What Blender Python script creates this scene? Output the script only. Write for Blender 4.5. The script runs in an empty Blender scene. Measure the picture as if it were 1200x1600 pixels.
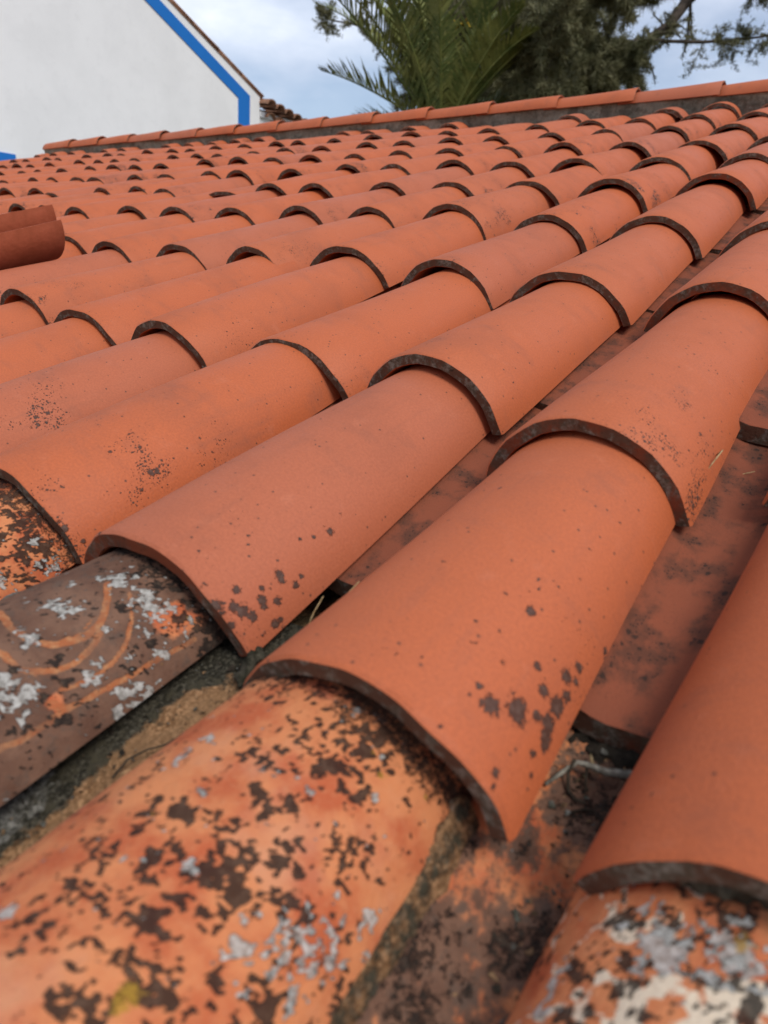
import bpy, math, random
import numpy as np
from mathutils import Vector, Matrix

# ------------------------------------------------------------------ camera, sky, sun, exposure
scene = bpy.context.scene
COL = scene.collection
PITCH = math.radians(16.4)          # roof slope
HROOF = 2.7                         # height of the roof's reference point above the ground
CP, SP = math.cos(PITCH), math.sin(PITCH)
ROOF_M = Matrix.Translation((0, 0, HROOF)) @ Matrix.Rotation(PITCH, 4, 'X')   # roof coords (across, up-slope, normal) -> world

def roof_pt(u, v, w):
    return ROOF_M @ Vector((u, v, w))

cam_d = bpy.data.cameras.new('camera')
cam = bpy.data.objects.new('camera', cam_d)
COL.objects.link(cam)
scene.camera = cam
CR = ((0.8157043, 0.5691243, -0.1035568), (0.2265461, -0.4790133, -0.8480702), (-0.5322624, 0.6683142, -0.5196661))
right, down, fwd = (Vector(r) for r in CR)
m = Matrix.Identity(4)
for i in range(3):
    m[i][0], m[i][1], m[i][2] = right[i], -down[i], -fwd[i]
m.translation = Vector((0.180568, -0.215048, 0.313691))
cam.matrix_world = ROOF_M @ m
cam_d.sensor_fit = 'VERTICAL'
cam_d.sensor_height = 36.0
cam_d.lens = 1112.84 / 1600 * 36.0
cam_d.clip_start, cam_d.clip_end = 0.02, 5000
cam_d.dof.use_dof = True
cam_d.dof.focus_distance = 0.92
cam_d.dof.aperture_fstop = 7.6

SUN_EL, SUN_AZ = math.radians(52), math.radians(112)   # azimuth clockwise from +Y
world = bpy.data.worlds.new('World')
scene.world = world
world.use_nodes = True
wn, wl = world.node_tree.nodes, world.node_tree.links
wn.clear()
w_out = wn.new('ShaderNodeOutputWorld')
w_bg = wn.new('ShaderNodeBackground')
sky = wn.new('ShaderNodeTexSky')
sky.sky_type = 'NISHITA'
sky.sun_disc = False
sky.sun_elevation, sky.sun_rotation = SUN_EL, SUN_AZ
sky.dust_density = 2.0
w_bg.inputs['Strength'].default_value = 0.13
# a thin broken cloud sheet over the whole sky
tc = wn.new('ShaderNodeTexCoord')
mp = wn.new('ShaderNodeMapping'); mp.inputs['Scale'].default_value = (1, 1, 2.2)
mp.inputs['Location'].default_value = (3.1, 1.7, 0.4)
n1 = wn.new('ShaderNodeTexNoise'); n1.inputs['Scale'].default_value = 2.3; n1.inputs['Detail'].default_value = 7; n1.inputs['Roughness'].default_value = 0.55
cr = wn.new('ShaderNodeValToRGB')
cr.color_ramp.elements[0].position, cr.color_ramp.elements[0].color = 0.40, (0.25, 0.25, 0.25, 1)
cr.color_ramp.elements[1].position, cr.color_ramp.elements[1].color = 0.62, (0.97, 0.97, 0.97, 1)
n2 = wn.new('ShaderNodeTexNoise'); n2.inputs['Scale'].default_value = 4.5; n2.inputs['Detail'].default_value = 5
cc = wn.new('ShaderNodeValToRGB')
cc.color_ramp.elements[0].position, cc.color_ramp.elements[0].color = 0.3, (3.6, 4.2, 5.5, 1)
cc.color_ramp.elements[1].position, cc.color_ramp.elements[1].color = 0.7, (7.0, 7.4, 8.3, 1)
mx = wn.new('ShaderNodeMix'); mx.data_type = 'RGBA'
wl.new(tc.outputs['Generated'], mp.inputs['Vector'])
wl.new(mp.outputs[0], n1.inputs['Vector']); wl.new(mp.outputs[0], n2.inputs['Vector'])
wl.new(n1.outputs['Fac'], cr.inputs['Fac']); wl.new(n2.outputs['Fac'], cc.inputs['Fac'])
wl.new(cr.outputs['Color'], mx.inputs['Factor'])
wl.new(sky.outputs[0], mx.inputs['A']); wl.new(cc.outputs[0], mx.inputs['B'])
wl.new(mx.outputs['Result'], w_bg.inputs['Color']); wl.new(w_bg.outputs[0], w_out.inputs['Surface'])

sun_d = bpy.data.lights.new('sun', 'SUN')
sun_d.energy, sun_d.angle, sun_d.color = 2.0, math.radians(20), (1.0, 0.96, 0.9)
sun = bpy.data.objects.new('sun', sun_d)
COL.objects.link(sun)
sd = Vector((math.sin(SUN_AZ) * math.cos(SUN_EL), math.cos(SUN_AZ) * math.cos(SUN_EL), math.sin(SUN_EL)))
sun.rotation_euler = sd.to_track_quat('Z', 'Y').to_euler()
sun.location = (0, 0, 30)

vs = scene.view_settings
vs.view_transform = 'Standard'
vs.look = 'None'
vs.exposure, vs.gamma = 0.18, 1.0
vs.use_curve_mapping = False

rng = random.Random(7)
NP = np.random.RandomState(5)

# ------------------------------------------------------------------ helpers
def link(name, mesh, parent=None, mats=None):
    o = bpy.data.objects.new(name, mesh)
    COL.objects.link(o)
    o.parent = parent
    return o

def mesh_from(name, verts, faces, mats=(), fmat=None, smooth=True, uv=None):
    me = bpy.data.meshes.new(name)
    me.from_pydata([tuple(map(float, v)) for v in verts], [], [tuple(int(i) for i in f) for f in faces])
    for mt in mats:
        me.materials.append(mt)
    if fmat is not None:
        me.polygons.foreach_set('material_index', np.asarray(fmat, dtype=np.int32))
    me.polygons.foreach_set('use_smooth', np.full(len(me.polygons), smooth))
    if uv is not None:
        lay = me.uv_layers.new(name='UVMap')
        idx = np.empty(len(me.loops), dtype=np.int32)
        me.loops.foreach_get('vertex_index', idx)
        lay.data.foreach_set('uv', np.asarray(uv, dtype=np.float32)[idx].ravel())
    me.update()
    return me

def tag(o, label, cat=None, group=None, kind=None):
    if label: o['label'] = label
    if cat: o['category'] = cat
    if group: o['group'] = group
    if kind: o['kind'] = kind
    return o

def box(x0, x1, y0, y1, z0, z1):
    v = [(x, y, z) for x in (x0, x1) for y in (y0, y1) for z in (z0, z1)]
    f = [(0, 1, 3, 2), (4, 6, 7, 5), (0, 4, 5, 1), (2, 3, 7, 6), (0, 2, 6, 4), (1, 5, 7, 3)]
    return v, f

# numpy noise on 2-D points ------------------------------------------------
def hash2(ix, iy, seed):
    h = (ix.astype(np.int64) * 374761393 + iy.astype(np.int64) * 668265263 + seed * 974634777) & 0xffffffff
    h = ((h ^ (h >> 13)) * 1274126177) & 0xffffffff
    h = h ^ (h >> 16)
    return (h & 0xffffff) / float(0xffffff)

def vnoise(x, y, seed=0):
    ix, iy = np.floor(x), np.floor(y)
    fx, fy = x - ix, y - iy
    fx, fy = fx * fx * (3 - 2 * fx), fy * fy * (3 - 2 * fy)
    a, b = hash2(ix, iy, seed), hash2(ix + 1, iy, seed)
    c, d = hash2(ix, iy + 1, seed), hash2(ix + 1, iy + 1, seed)
    return (a * (1 - fx) + b * fx) * (1 - fy) + (c * (1 - fx) + d * fx) * fy

def fbm(x, y, scale, seed=0, octv=4, rough=0.5):
    s, a, t = 0, 1.0, 0
    for k in range(octv):
        s = s + a * vnoise(x * scale + 13.7 * k, y * scale - 7.1 * k, seed + k)
        t += a
        a *= rough
        scale *= 2.03
    return s / t

def sstep(a, b, x):
    t = np.clip((x - a) / (b - a), 0, 1)
    return t * t * (3 - 2 * t)

# ------------------------------------------------------------------ node materials
class NT:
    def __init__(self, name):
        self.m = bpy.data.materials.new(name)
        self.m.use_nodes = True
        self.t = self.m.node_tree
        self.n, self.l = self.t.nodes, self.t.links
        self.bsdf = self.n['Principled BSDF']
    def put(self, sock, val):
        if hasattr(val, 'is_output') or isinstance(val, bpy.types.NodeSocket):
            self.l.new(val, sock)
        else:
            if isinstance(val, tuple) and len(val) == 3 and sock.type == 'RGBA':
                val = (*val, 1)
            sock.default_value = val
    def node(self, typ, out=0, props=None, **ins):
        nd = self.n.new(typ)
        for k, v in (props or {}).items():
            setattr(nd, k, v)
        for k, v in ins.items():
            key = k.replace('_', ' ')
            self.put(nd.inputs[key], v)
        return nd.outputs[out]
    def math(self, op, a, b=0.0, c=None):
        nd = self.n.new('ShaderNodeMath'); nd.operation = op
        self.put(nd.inputs[0], a); self.put(nd.inputs[1], b)
        if c is not None: self.put(nd.inputs[2], c)
        return nd.outputs[0]
    def ramp(self, fac, a, b, lo=0.0, hi=1.0):
        nd = self.n.new('ShaderNodeMapRange'); nd.interpolation_type = 'SMOOTHSTEP'
        self.put(nd.inputs['Value'], fac)
        nd.inputs['From Min'].default_value, nd.inputs['From Max'].default_value = a, b
        nd.inputs['To Min'].default_value, nd.inputs['To Max'].default_value = lo, hi
        return nd.outputs[0]
    def mix(self, fac, a, b, blend='MIX'):
        nd = self.n.new('ShaderNodeMix'); nd.data_type = 'RGBA'; nd.blend_type = blend
        self.put(nd.inputs['Factor'], fac); self.put(nd.inputs['A'], a); self.put(nd.inputs['B'], b)
        return nd.outputs['Result']
    def noise(self, vec, scale, detail=4.0, rough=0.5, out='Fac', dist=0.0):
        nd = self.n.new('ShaderNodeTexNoise')
        self.put(nd.inputs['Vector'], vec)
        nd.inputs['Scale'].default_value, nd.inputs['Detail'].default_value = scale, detail
        nd.inputs['Roughness'].default_value = rough
        nd.inputs['Distortion'].default_value = dist
        return nd.outputs[out]
    def voro(self, vec, scale, out='Distance', rand=1.0):
        nd = self.n.new('ShaderNodeTexVoronoi')
        self.put(nd.inputs['Vector'], vec)
        nd.inputs['Scale'].default_value = scale
        nd.inputs['Randomness'].default_value = rand
        return nd
    def attr(self, name):
        nd = self.n.new('ShaderNodeAttribute'); nd.attribute_name = name
        return nd.outputs['Fac']
    def bump(self, h, dist, strength=1.0):
        nd = self.n.new('ShaderNodeBump')
        nd.inputs['Strength'].default_value, nd.inputs['Distance'].default_value = strength, dist
        self.put(nd.inputs['Height'], h)
        self.l.new(nd.outputs[0], self.bsdf.inputs['Normal'])
    def done(self, color, rough=0.8, spec=0.3):
        self.put(self.bsdf.inputs['Base Color'], color)
        self.put(self.bsdf.inputs['Roughness'], rough)
        self.bsdf.inputs['Specular IOR Level'].default_value = spec
        return self.m

def uv_rand(t, k=37.0):
    """tile coordinates (arc, length, 0) in metres, shifted per object"""
    uvn = t.n.new('ShaderNodeUVMap')
    oi = t.n.new('ShaderNodeObjectInfo')
    cb = t.n.new('ShaderNodeCombineXYZ')
    rx = t.math('MULTIPLY', oi.outputs['Random'], k)
    ry = t.math('MULTIPLY', t.math('FRACT', t.math('MULTIPLY', oi.outputs['Random'], 91.7)), k)
    t.l.new(rx, cb.inputs[0]); t.l.new(ry, cb.inputs[1])
    ad = t.n.new('ShaderNodeVectorMath'); ad.operation = 'ADD'
    t.l.new(uvn.outputs[0], ad.inputs[0]); t.l.new(cb.outputs[0], ad.inputs[1])
    sep = t.n.new('ShaderNodeSeparateXYZ'); t.l.new(uvn.outputs[0], sep.inputs[0])
    return ad.outputs[0], oi.outputs['Random'], sep.outputs[0], sep.outputs[1]

def spots(t, vec, scale, dens, jag=0.35, hard=0.06):
    """round-ish blotches: Voronoi cells with a random radius; dens (0..1 socket) says how many of them show"""
    nz = t.noise(vec, scale * 3.2, 3, 0.6)
    v = t.voro(vec, scale)
    sepc = t.n.new('ShaderNodeSeparateColor'); t.l.new(v.outputs['Color'], sepc.inputs[0])
    r = t.math('SUBTRACT', t.math('ADD', dens, 0.0), sepc.outputs[0])      # >0 where the cell is a spot
    r = t.math('MULTIPLY', t.math('MINIMUM', r, 0.45), 0.9)
    d = t.math('ADD', v.outputs['Distance'], t.math('MULTIPLY', t.math('SUBTRACT', nz, 0.5), jag))
    return t.ramp(t.math('SUBTRACT', r, d), -hard, hard)

def mat_tile_new():
    t = NT('terracotta')
    vec, rnd, s, y = uv_rand(t)
    r2 = t.math('FRACT', t.math('MULTIPLY', rnd, 17.31))
    r3 = t.math('FRACT', t.math('MULTIPLY', rnd, 53.77))
    base = t.mix(rnd, (0.482, 0.114, 0.035), (0.46, 0.121, 0.045))
    base = t.mix(t.math('MULTIPLY', t.math('GREATER_THAN', r2, 0.78), 0.32), base, (0.36, 0.122, 0.075))
    big = t.noise(vec, 9, 3, 0.5)
    base = t.mix(t.ramp(big, 0.46, 0.74, 0, 0.38), base, (0.31, 0.094, 0.050))       # dusty darker drifts
    mpn = t.n.new('ShaderNodeMapping'); mpn.inputs['Scale'].default_value = (1.0, 1.9, 1.0); mpn.inputs['Rotation'].default_value = (0, 0, 0.5)
    t.l.new(vec, mpn.inputs['Vector'])
    smear = t.noise(mpn.outputs[0], 16, 5, 0.65)
    base = t.mix(t.math('MULTIPLY', t.ramp(smear, 0.50, 0.70), t.ramp(big, 0.36, 0.60, 0.0, 0.34)), base, (0.235, 0.082, 0.048))
    mid = t.noise(vec, 42, 4, 0.6)
    base = t.mix(t.ramp(mid, 0.55, 0.85, 0, 0.30), base, (0.56, 0.20, 0.11))
    fine = t.noise(vec, 420, 3, 0.7)
    base = t.mix(t.ramp(fine, 0.34, 0.66, 0.26, 0.0), base, (0.20, 0.05, 0.024))
    stn = t.n.new('ShaderNodeMapping'); stn.inputs['Scale'].default_value = (1.0, 0.10, 1.0)
    t.l.new(vec, stn.inputs['Vector'])
    streak = t.noise(stn.outputs[0], 75, 4, 0.6)
    base = t.mix(t.math('MULTIPLY', t.ramp(streak, 0.52, 0.72), t.ramp(t.noise(vec, 7, 2), 0.42, 0.62, 0.0, 0.30)), base, (0.27, 0.085, 0.045))
    pin = t.voro(vec, 210)
    sepp = t.n.new('ShaderNodeSeparateColor'); t.l.new(pin.outputs['Color'], sepp.inputs[0])
    pins = t.math('MULTIPLY', t.ramp(pin.outputs['Distance'], 0.30, 0.16), t.math('LESS_THAN', sepp.outputs[1], 0.05))
    base = t.mix(t.math('MULTIPLY', pins, 0.8), base, (0.06, 0.03, 0.02))
    # lichen: more of it near the lip and low on the flank
    low = t.ramp(y, 0.0, 0.30, 1.0, 0.18)
    flank = t.ramp(s, -0.05, 0.11, 0.25, 1.0)
    patch = t.ramp(t.noise(vec, 14, 3, 0.6), 0.44, 0.66)
    dens = t.math('MULTIPLY', t.math('MULTIPLY', low, flank), patch)
    dens = t.math('MULTIPLY', dens, t.math('MULTIPLY', t.math('MULTIPLY_ADD', r3, 0.95, 0.32), t.math('SUBTRACT', 1.0, t.math('MULTIPLY', t.attr('clean'), 0.7))))
    dens2 = t.math('ADD', t.math('MULTIPLY', dens, 0.9), t.math('MULTIPLY', t.ramp(r3, 0.3, 1.0), 0.05))
    s1 = spots(t, vec, 120, t.math('MULTIPLY', dens, 0.75), jag=0.45)
    s2 = spots(t, vec, 330, dens2, jag=0.4)
    s4 = spots(t, vec, 620, t.math('MULTIPLY', dens2, 1.1), jag=0.5)
    s2 = t.math('MAXIMUM', s2, s4)
    s3 = spots(t, vec, 60, t.math('MULTIPLY', dens, 0.25), jag=0.5)
    sp = t.math('MAXIMUM', t.math('MAXIMUM', s1, s2), s3)
    hero = t.math('ADD', t.attr('lichen'), t.math('MULTIPLY', t.math('SUBTRACT', t.noise(vec, 430, 4, 0.75), 0.5), 1.7))
    hero = t.math('MULTIPLY', t.ramp(hero, 0.40, 0.56), t.math('GREATER_THAN', t.attr('lichen'), 0.05))
    sp = t.math('MAXIMUM', sp, hero)
    lc = t.mix(t.ramp(t.noise(vec, 260, 3, 0.6), 0.4, 0.75), (0.024, 0.018, 0.014), (0.075, 0.060, 0.048))
    col = t.mix(t.math('MULTIPLY', sp, 0.88), base, lc)
    # a few pale specks
    pale = spots(t, vec, 95, t.math('MULTIPLY', patch, 0.012), jag=0.3)
    col = t.mix(t.math('MULTIPLY', pale, 0.55), col, (0.60, 0.45, 0.34))
    h = t.math('ADD', t.math('MULTIPLY', fine, 0.35), t.math('ADD', t.math('MULTIPLY', sp, 0.9), t.math('MULTIPLY', mid, 0.25)))
    t.bump(h, 0.0014, 0.8)
    rough = t.ramp(big, 0.3, 0.8, 0.55, 0.78)
    return t.done(col, rough, 0.35)

def mat_lip():
    """the lower end faces: dark weathered clay with grey lichen"""
    t = NT('weathered_tile_edge')
    vec, rnd, s, y = uv_rand(t)
    tc = t.n.new('ShaderNodeTexCoord').outputs['Object']
    ad = t.n.new('ShaderNodeVectorMath'); ad.operation = 'ADD'
    cb = t.n.new('ShaderNodeCombineXYZ'); t.l.new(t.math('MULTIPLY', rnd, 29.0), cb.inputs[0])
    t.l.new(tc, ad.inputs[0]); t.l.new(cb.outputs[0], ad.inputs[1])
    v = ad.outputs[0]
    r2 = t.math('FRACT', t.math('MULTIPLY', rnd, 71.3))
    dirty = t.ramp(t.math('ADD', t.math('MULTIPLY', r2, 0.8), t.math('MULTIPLY', t.noise(v, 45, 4, 0.65), 1.1)), 0.48, 0.74)
    col = t.mix(dirty, (0.19, 0.050, 0.023), (0.105, 0.052, 0.032))
    g = t.ramp(t.noise(v, 55, 6, 0.7), 0.46, 0.58)
    g = t.math('MULTIPLY', g, t.math('MULTIPLY', dirty, 0.75))
    col = t.mix(g, col, t.mix(t.ramp(t.noise(v, 190, 3, 0.6), 0.4, 0.65), (0.085, 0.072, 0.050), (0.24, 0.22, 0.18)))
    col = t.mix(t.ramp(t.noise(v, 130, 3, 0.6), 0.62, 0.72, 0.0, 0.7), col, (0.030, 0.024, 0.016))
    t.bump(t.noise(v, 230, 4, 0.7), 0.0015, 0.8)
    return t.done(col, 0.92, 0.15)

def mat_channel():
    t = NT('channel_clay')
    vec, rnd, s, y = uv_rand(t)
    base = t.mix(t.noise(vec, 12, 3), (0.29, 0.082, 0.040), (0.17, 0.056, 0.033))  # clay colour darkened to stand in for shade between the columns
    drift = t.ramp(t.noise(vec, 22, 5, 0.65), 0.45, 0.62)
    base = t.mix(t.math('MULTIPLY', drift, 0.7), base, (0.075, 0.038, 0.026))  # dirt drifts, strengthened to deepen the painted channel shade
    d = t.math('MAXIMUM', spots(t, vec, 150, t.math('MULTIPLY', drift, 0.55), jag=0.6), spots(t, vec, 420, t.math('MULTIPLY_ADD', drift, 0.5, 0.12), jag=0.5))
    fine = t.ramp(t.noise(vec, 420, 4, 0.75), 0.56, 0.70)
    base = t.mix(t.math('MULTIPLY', t.math('MAXIMUM', d, t.math('MULTIPLY', fine, t.ramp(t.noise(vec, 30, 3), 0.45, 0.6))), 0.8), base, (0.03, 0.022, 0.018))
    t.bump(t.noise(vec, 380, 4, 0.7), 0.0012, 0.8)
    return t.done(base, 0.9, 0.15)

def mat_old():
    """old reused tiles: masks painted on the mesh say where lichen grows, fine noise gives the edges"""
    t = NT('old_lichen_clay')
    vec, rnd, s, y = uv_rand(t)
    n1 = t.noise(vec, 26, 5, 0.6)
    n2 = t.noise(vec, 300, 4, 0.7)
    br = t.attr('brown')
    clay = t.mix(t.ramp(n1, 0.36, 0.60), (0.44, 0.102, 0.040), (0.58, 0.21, 0.085))
    clay = t.mix(t.ramp(t.noise(vec, 17, 4, 0.65), 0.50, 0.72, 0.0, 0.22), clay, (0.52, 0.34, 0.25))
    clay = t.mix(t.ramp(n2, 0.45, 0.75, 0, 0.4), clay, (0.52, 0.23, 0.11))
    brown = t.mix(t.ramp(n1, 0.35, 0.66), (0.112, 0.054, 0.034), (0.185, 0.098, 0.062))
    brown = t.mix(t.ramp(t.noise(vec, 75, 5, 0.7), 0.50, 0.66, 0, 0.6), brown, (0.10, 0.072, 0.055))
    brown = t.mix(t.ramp(n2, 0.5, 0.75, 0, 0.4), brown, (0.07, 0.04, 0.03))
    col = t.mix(t.ramp(t.math('ADD', br, t.math('MULTIPLY', t.math('SUBTRACT', t.noise(vec, 150, 5, 0.7), 0.5), t.math('MULTIPLY', t.math('GREATER_THAN', br, 0.02), 1.0))), 0.34, 0.64), clay, brown)
    def edge(name, lo, hi, amp, sc=330):
        a = t.attr(name)
        nz = t.math('ADD', t.math('MULTIPLY', t.math('SUBTRACT', t.noise(vec, sc, 4, 0.75), 0.5), amp), t.math('MULTIPLY', t.math('SUBTRACT', t.noise(vec, sc * 0.36, 3, 0.6), 0.5), amp))
        v = t.math('ADD', a, nz)
        return t.math('MULTIPLY', t.ramp(v, lo, hi), t.math('GREATER_THAN', a, 0.03))
    mk = t.math('MULTIPLY', edge('mark', 0.42, 0.70, 0.9), t.ramp(t.noise(vec, 48, 4, 0.6), 0.30, 0.55, 0.35, 1.0))
    mc = t.mix(t.ramp(t.noise(vec, 170, 4, 0.7), 0.40, 0.68), (0.33, 0.105, 0.040), (0.42, 0.20, 0.090))
    col = t.mix(mk, col, mc)
    cream = edge('cream', 0.40, 0.60, 0.8)
    col = t.mix(cream, col, t.mix(n2, (0.58, 0.43, 0.29), (0.72, 0.62, 0.48)))
    dk = edge('dark', 0.38, 0.66, 1.5, 560)
    dc = t.mix(t.ramp(t.noise(vec, 190, 3, 0.6), 0.42, 0.70), (0.014, 0.011, 0.009), (0.058, 0.040, 0.028))
    col = t.mix(t.math('MULTIPLY', dk, 0.92), col, dc)
    gy = edge('grey', 0.40, 0.66, 1.5, 520)
    gc = t.mix(t.ramp(t.noise(vec, 240, 4, 0.7), 0.35, 0.65), (0.22, 0.21, 0.185), (0.50, 0.49, 0.45))
    col = t.mix(t.math('MULTIPLY', gy, 0.86), col, gc)
    yl = edge('yellow', 0.42, 0.66, 1.0)
    col = t.mix(t.math('MULTIPLY', yl, 0.8), col, (0.36, 0.20, 0.025))
    h = t.math('ADD', t.math('MULTIPLY', n2, 0.8), t.math('ADD', t.math('MULTIPLY', dk, 0.7), t.math('MULTIPLY', gy, 1.1)))
    h = t.math('SUBTRACT', h, t.math('MULTIPLY', mk, 0.3))
    t.bump(h, 0.0016, 0.9)
    return t.done(col, 0.86, 0.2)

def mat_mortar(name, a, b, moss=(0.045, 0.045, 0.028), amt=0.5, sc=1.0):
    t = NT(name)
    tcn = t.n.new('ShaderNodeTexCoord').outputs['Object']
    n1 = t.noise(tcn, 18 * sc, 6, 0.65)
    n2 = t.noise(tcn, 170 * sc, 5, 0.7)
    n3 = t.noise(tcn, 40 * sc, 5, 0.7)
    col = t.mix(t.ramp(n1, 0.35, 0.65), a, b)
    col = t.mix(t.ramp(n2, 0.42, 0.72, 0.0, 0.55), col, tuple(c * 0.4 for c in a))
    col = t.mix(t.ramp(n3, 0.48, 0.62, 0.0, amt), col, moss)
    col = t.mix(t.ramp(t.noise(tcn, 420 * sc, 3, 0.7), 0.6, 0.75, 0.0, 0.5), col, tuple(min(1, c * 1.8) for c in b))
    t.bump(t.math('ADD', n2, t.math('MULTIPLY', n3, 1.4)), 0.004 / sc, 0.9)
    return t.done(col, 0.95, 0.1)

M_TILE, M_LIP, M_CHAN, M_OLD = mat_tile_new(), mat_lip(), mat_channel(), mat_old()
M_MORTAR = mat_mortar('ridge_mortar', (0.22, 0.195, 0.15), (0.36, 0.33, 0.26), (0.075, 0.066, 0.048), 0.6, 0.35)
M_SAND = mat_mortar('sandy_mortar', (0.30, 0.17, 0.085), (0.38, 0.235, 0.125), (0.05, 0.045, 0.028), 0.75)
M_CRUST = mat_mortar('mossy_mortar', (0.11, 0.105, 0.085), (0.24, 0.23, 0.20), (0.035, 0.036, 0.02), 0.8)
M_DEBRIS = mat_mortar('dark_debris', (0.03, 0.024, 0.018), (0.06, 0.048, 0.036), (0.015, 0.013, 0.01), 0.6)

# ------------------------------------------------------------------ barrel tiles
def tile_mesh(name, wb=0.178, hb=0.068, wt=0.140, ht=0.054, ln=0.44, th=0.0128, nseg=22, nlen=7, seed=0, warp=0.0016,
              mats=None, masks=None, rel=0.0, concave=False, rough_lip=0.0007):
    """half-barrel tile: origin at the middle of the wide end's base line, length along +Y. UV = arc and length in metres."""
    mats = mats or (M_TILE, M_LIP)
    r = np.random.RandomState(seed + 100)
    ph = r.uniform(0, 6.28, 6)
    ch = 0.0022
    ys = [0.0, ch] + list(np.linspace(ch, ln - ch, nlen)[1:]) + [ln]
    tt = np.linspace(-1, 1, nseg + 1)
    def ring(y, inset, inner):
        f = min(max(y / ln, 0), 1)
        w, h = wb + (wt - wb) * f, hb + (ht - hb) * f
        R = (w * w / 4 + h * h) / (2 * h)
        ha = math.atan2(w / 2, R - h)
        a = tt * ha
        rr = (R - th + inset) if inner else (R - inset)
        rr = rr + warp * (np.sin(2 * a + ph[0] + 2 * f) * 0.6 + np.sin(3 * a + ph[1] - 3 * f) * 0.4 + 0.7 * math.sin(5 * f + ph[2]))
        if y < 0.004:
            rr = rr + rough_lip * (np.sin(9 * a + ph[3]) + np.sin(17 * a + ph[4])) * 0.5
        x = rr * np.sin(a)
        z = h - R + rr * np.cos(a)
        yy = np.full_like(x, y) + (rough_lip * 1.5 * np.sin(7 * a + ph[5]) if y < 0.004 else 0)
        return x, yy, z, a * R
    V, UV = [], []
    n = nseg + 1
    for y in ys:
        ins = ch * 0.75 if (y == 0.0 or y == ln) else 0.0
        x, yy, z, s = ring(y, ins, False)
        V.append(np.stack([x, yy, z], 1)); UV.append(np.stack([s, yy], 1))
    for y in ys:
        ins = ch * 0.5 if (y == 0.0 or y == ln) else 0.0
        x, yy, z, s = ring(y, ins, True)
        V.append(np.stack([x, yy, z], 1)); UV.append(np.stack([s, yy + 1.0], 1))
    V, UV = np.concatenate(V), np.concatenate(UV)
    k = len(ys)
    F, FM = [], []
    for j in range(k - 1):
        for i in range(nseg):
            a, b, c, d = j * n + i, j * n + i + 1, (j + 1) * n + i + 1, (j + 1) * n + i
            F.append((a, b, c, d)); FM.append(0)
            o = k * n
            F.append((o + a, o + d, o + c, o + b)); FM.append(0)
    o = k * n
    for i in range(nseg):
        F.append((i, o + i, o + i + 1, i + 1)); FM.append(1)
        q = (k - 1) * n
        F.append((q + i, q + i + 1, o + q + i + 1, o + q + i)); FM.append(0)
    for j in range(k - 1):
        a, b = j * n, (j + 1) * n
        F.append((a, b, o + b, o + a)); FM.append(0)
        a, b = j * n + nseg, (j + 1) * n + nseg
        F.append((a, o + a, o + b, b)); FM.append(0)
    att = {}
    if masks is not None:
        att = masks(UV[:, 0], np.where(UV[:, 1] > 0.9, UV[:, 1] - 1.0, UV[:, 1]))
    if rel:
        nn = fbm(UV[:, 0] + 3, UV[:, 1] + 7, 60, seed + 5, 4) - 0.5
        ax = V[:, [0]] * np.array([[1, 0, 0]]) + np.stack([0 * V[:, 0], 0 * V[:, 0], V[:, 2] - (hb - 0.092)], 1)
        ax = ax / (np.linalg.norm(ax, axis=1, keepdims=True) + 1e-9)
        V = V + ax * (nn * rel)[:, None]
    if concave:
        V = V * np.array([[1, 1, -1]])
        F = [tuple(reversed(f)) for f in F]
    me = mesh_from(name, V, F, mats, FM, True, UV)
    for kname, val in att.items():
        at = me.attributes.new(kname, 'FLOAT', 'POINT')
        at.data.foreach_set('value', np.ascontiguousarray(val, dtype=np.float32))
    # keep the long edges and end faces crisp
    try:
        me.set_sharp_from_angle(angle=math.radians(42))
    except Exception:
        pass
    return me

roof = bpy.data.objects.new('tiled_roof', None)
COL.objects.link(roof)
roof.matrix_world = ROOF_M
tag(roof, 'terracotta barrel-tiled roof sloping up to a mortared ridge', 'roof', kind='thing')

EXPO, TLEN = 0.36, 0.44
def col_u(i):                     # i = 0 is the column over the lichen tile, + goes to the far end
    return -0.2067 * i if i < 5 else -0.2067 * 4 - 0.2170 * (i - 4)
COL_DU = {-1: 0.004, 0: -0.001, 1: 0.003, 2: 0.013, 3: 0.006, 4: 0.0}
COL_DV = {-1: -0.039, 0: -0.033, 1: 0.0, 2: 0.004, 3: 0.015, 4: 0.03, 5: 0.045, 6: 0.05}
# individual offsets seen in the photograph: (column, row): (du, dv)
TILE_D = {(0, 2): (0.0, -0.055), (1, 3): (0.006, -0.012), (1, 4): (0.006, -0.008), (1, 5): (0.007, 0.03), (2, 5): (0.008, -0.036), (2, 6): (0.006, -0.055),
          (2, 7): (0.012, -0.08), (2, 8): (0.006, -0.02), (3, 3): (-0.008, 0.03), (3, 4): (-0.014, 0.04), (3, 5): (0.0, 0.01), (3, 6): (-0.016, -0.02),
          (3, 7): (0.006, -0.03), (3, 8): (0.004, 0.02), (3, 9): (-0.006, 0.03), (4, 2): (0.006, -0.02), (4, 3): (-0.02, 0.012), (4, 4): (-0.02, 0.035), (4, 5): (-0.008, 0.015)}
NCOL = 26
VTOP = 3.37
VAR = [tile_mesh('barrel_tile_a', seed=1), tile_mesh('barrel_tile_b', seed=2, wb=0.180, hb=0.066), tile_mesh('barrel_tile_c', seed=3, wb=0.176, hb=0.070),
       tile_mesh('barrel_tile_d', seed=4, warp=0.0026), tile_mesh('barrel_tile_e', seed=5, hb=0.0665, warp=0.0022)]

TOPT = [tile_mesh('cut_tile_%s' % k, 0.178, 0.068, 0.178 - 0.086 * l, 0.068 - 0.032 * l, l, seed=20 + j) for j, (k, l) in enumerate((('a', 0.09), ('b', 0.165), ('c', 0.275), ('d', 0.38)))]

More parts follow.
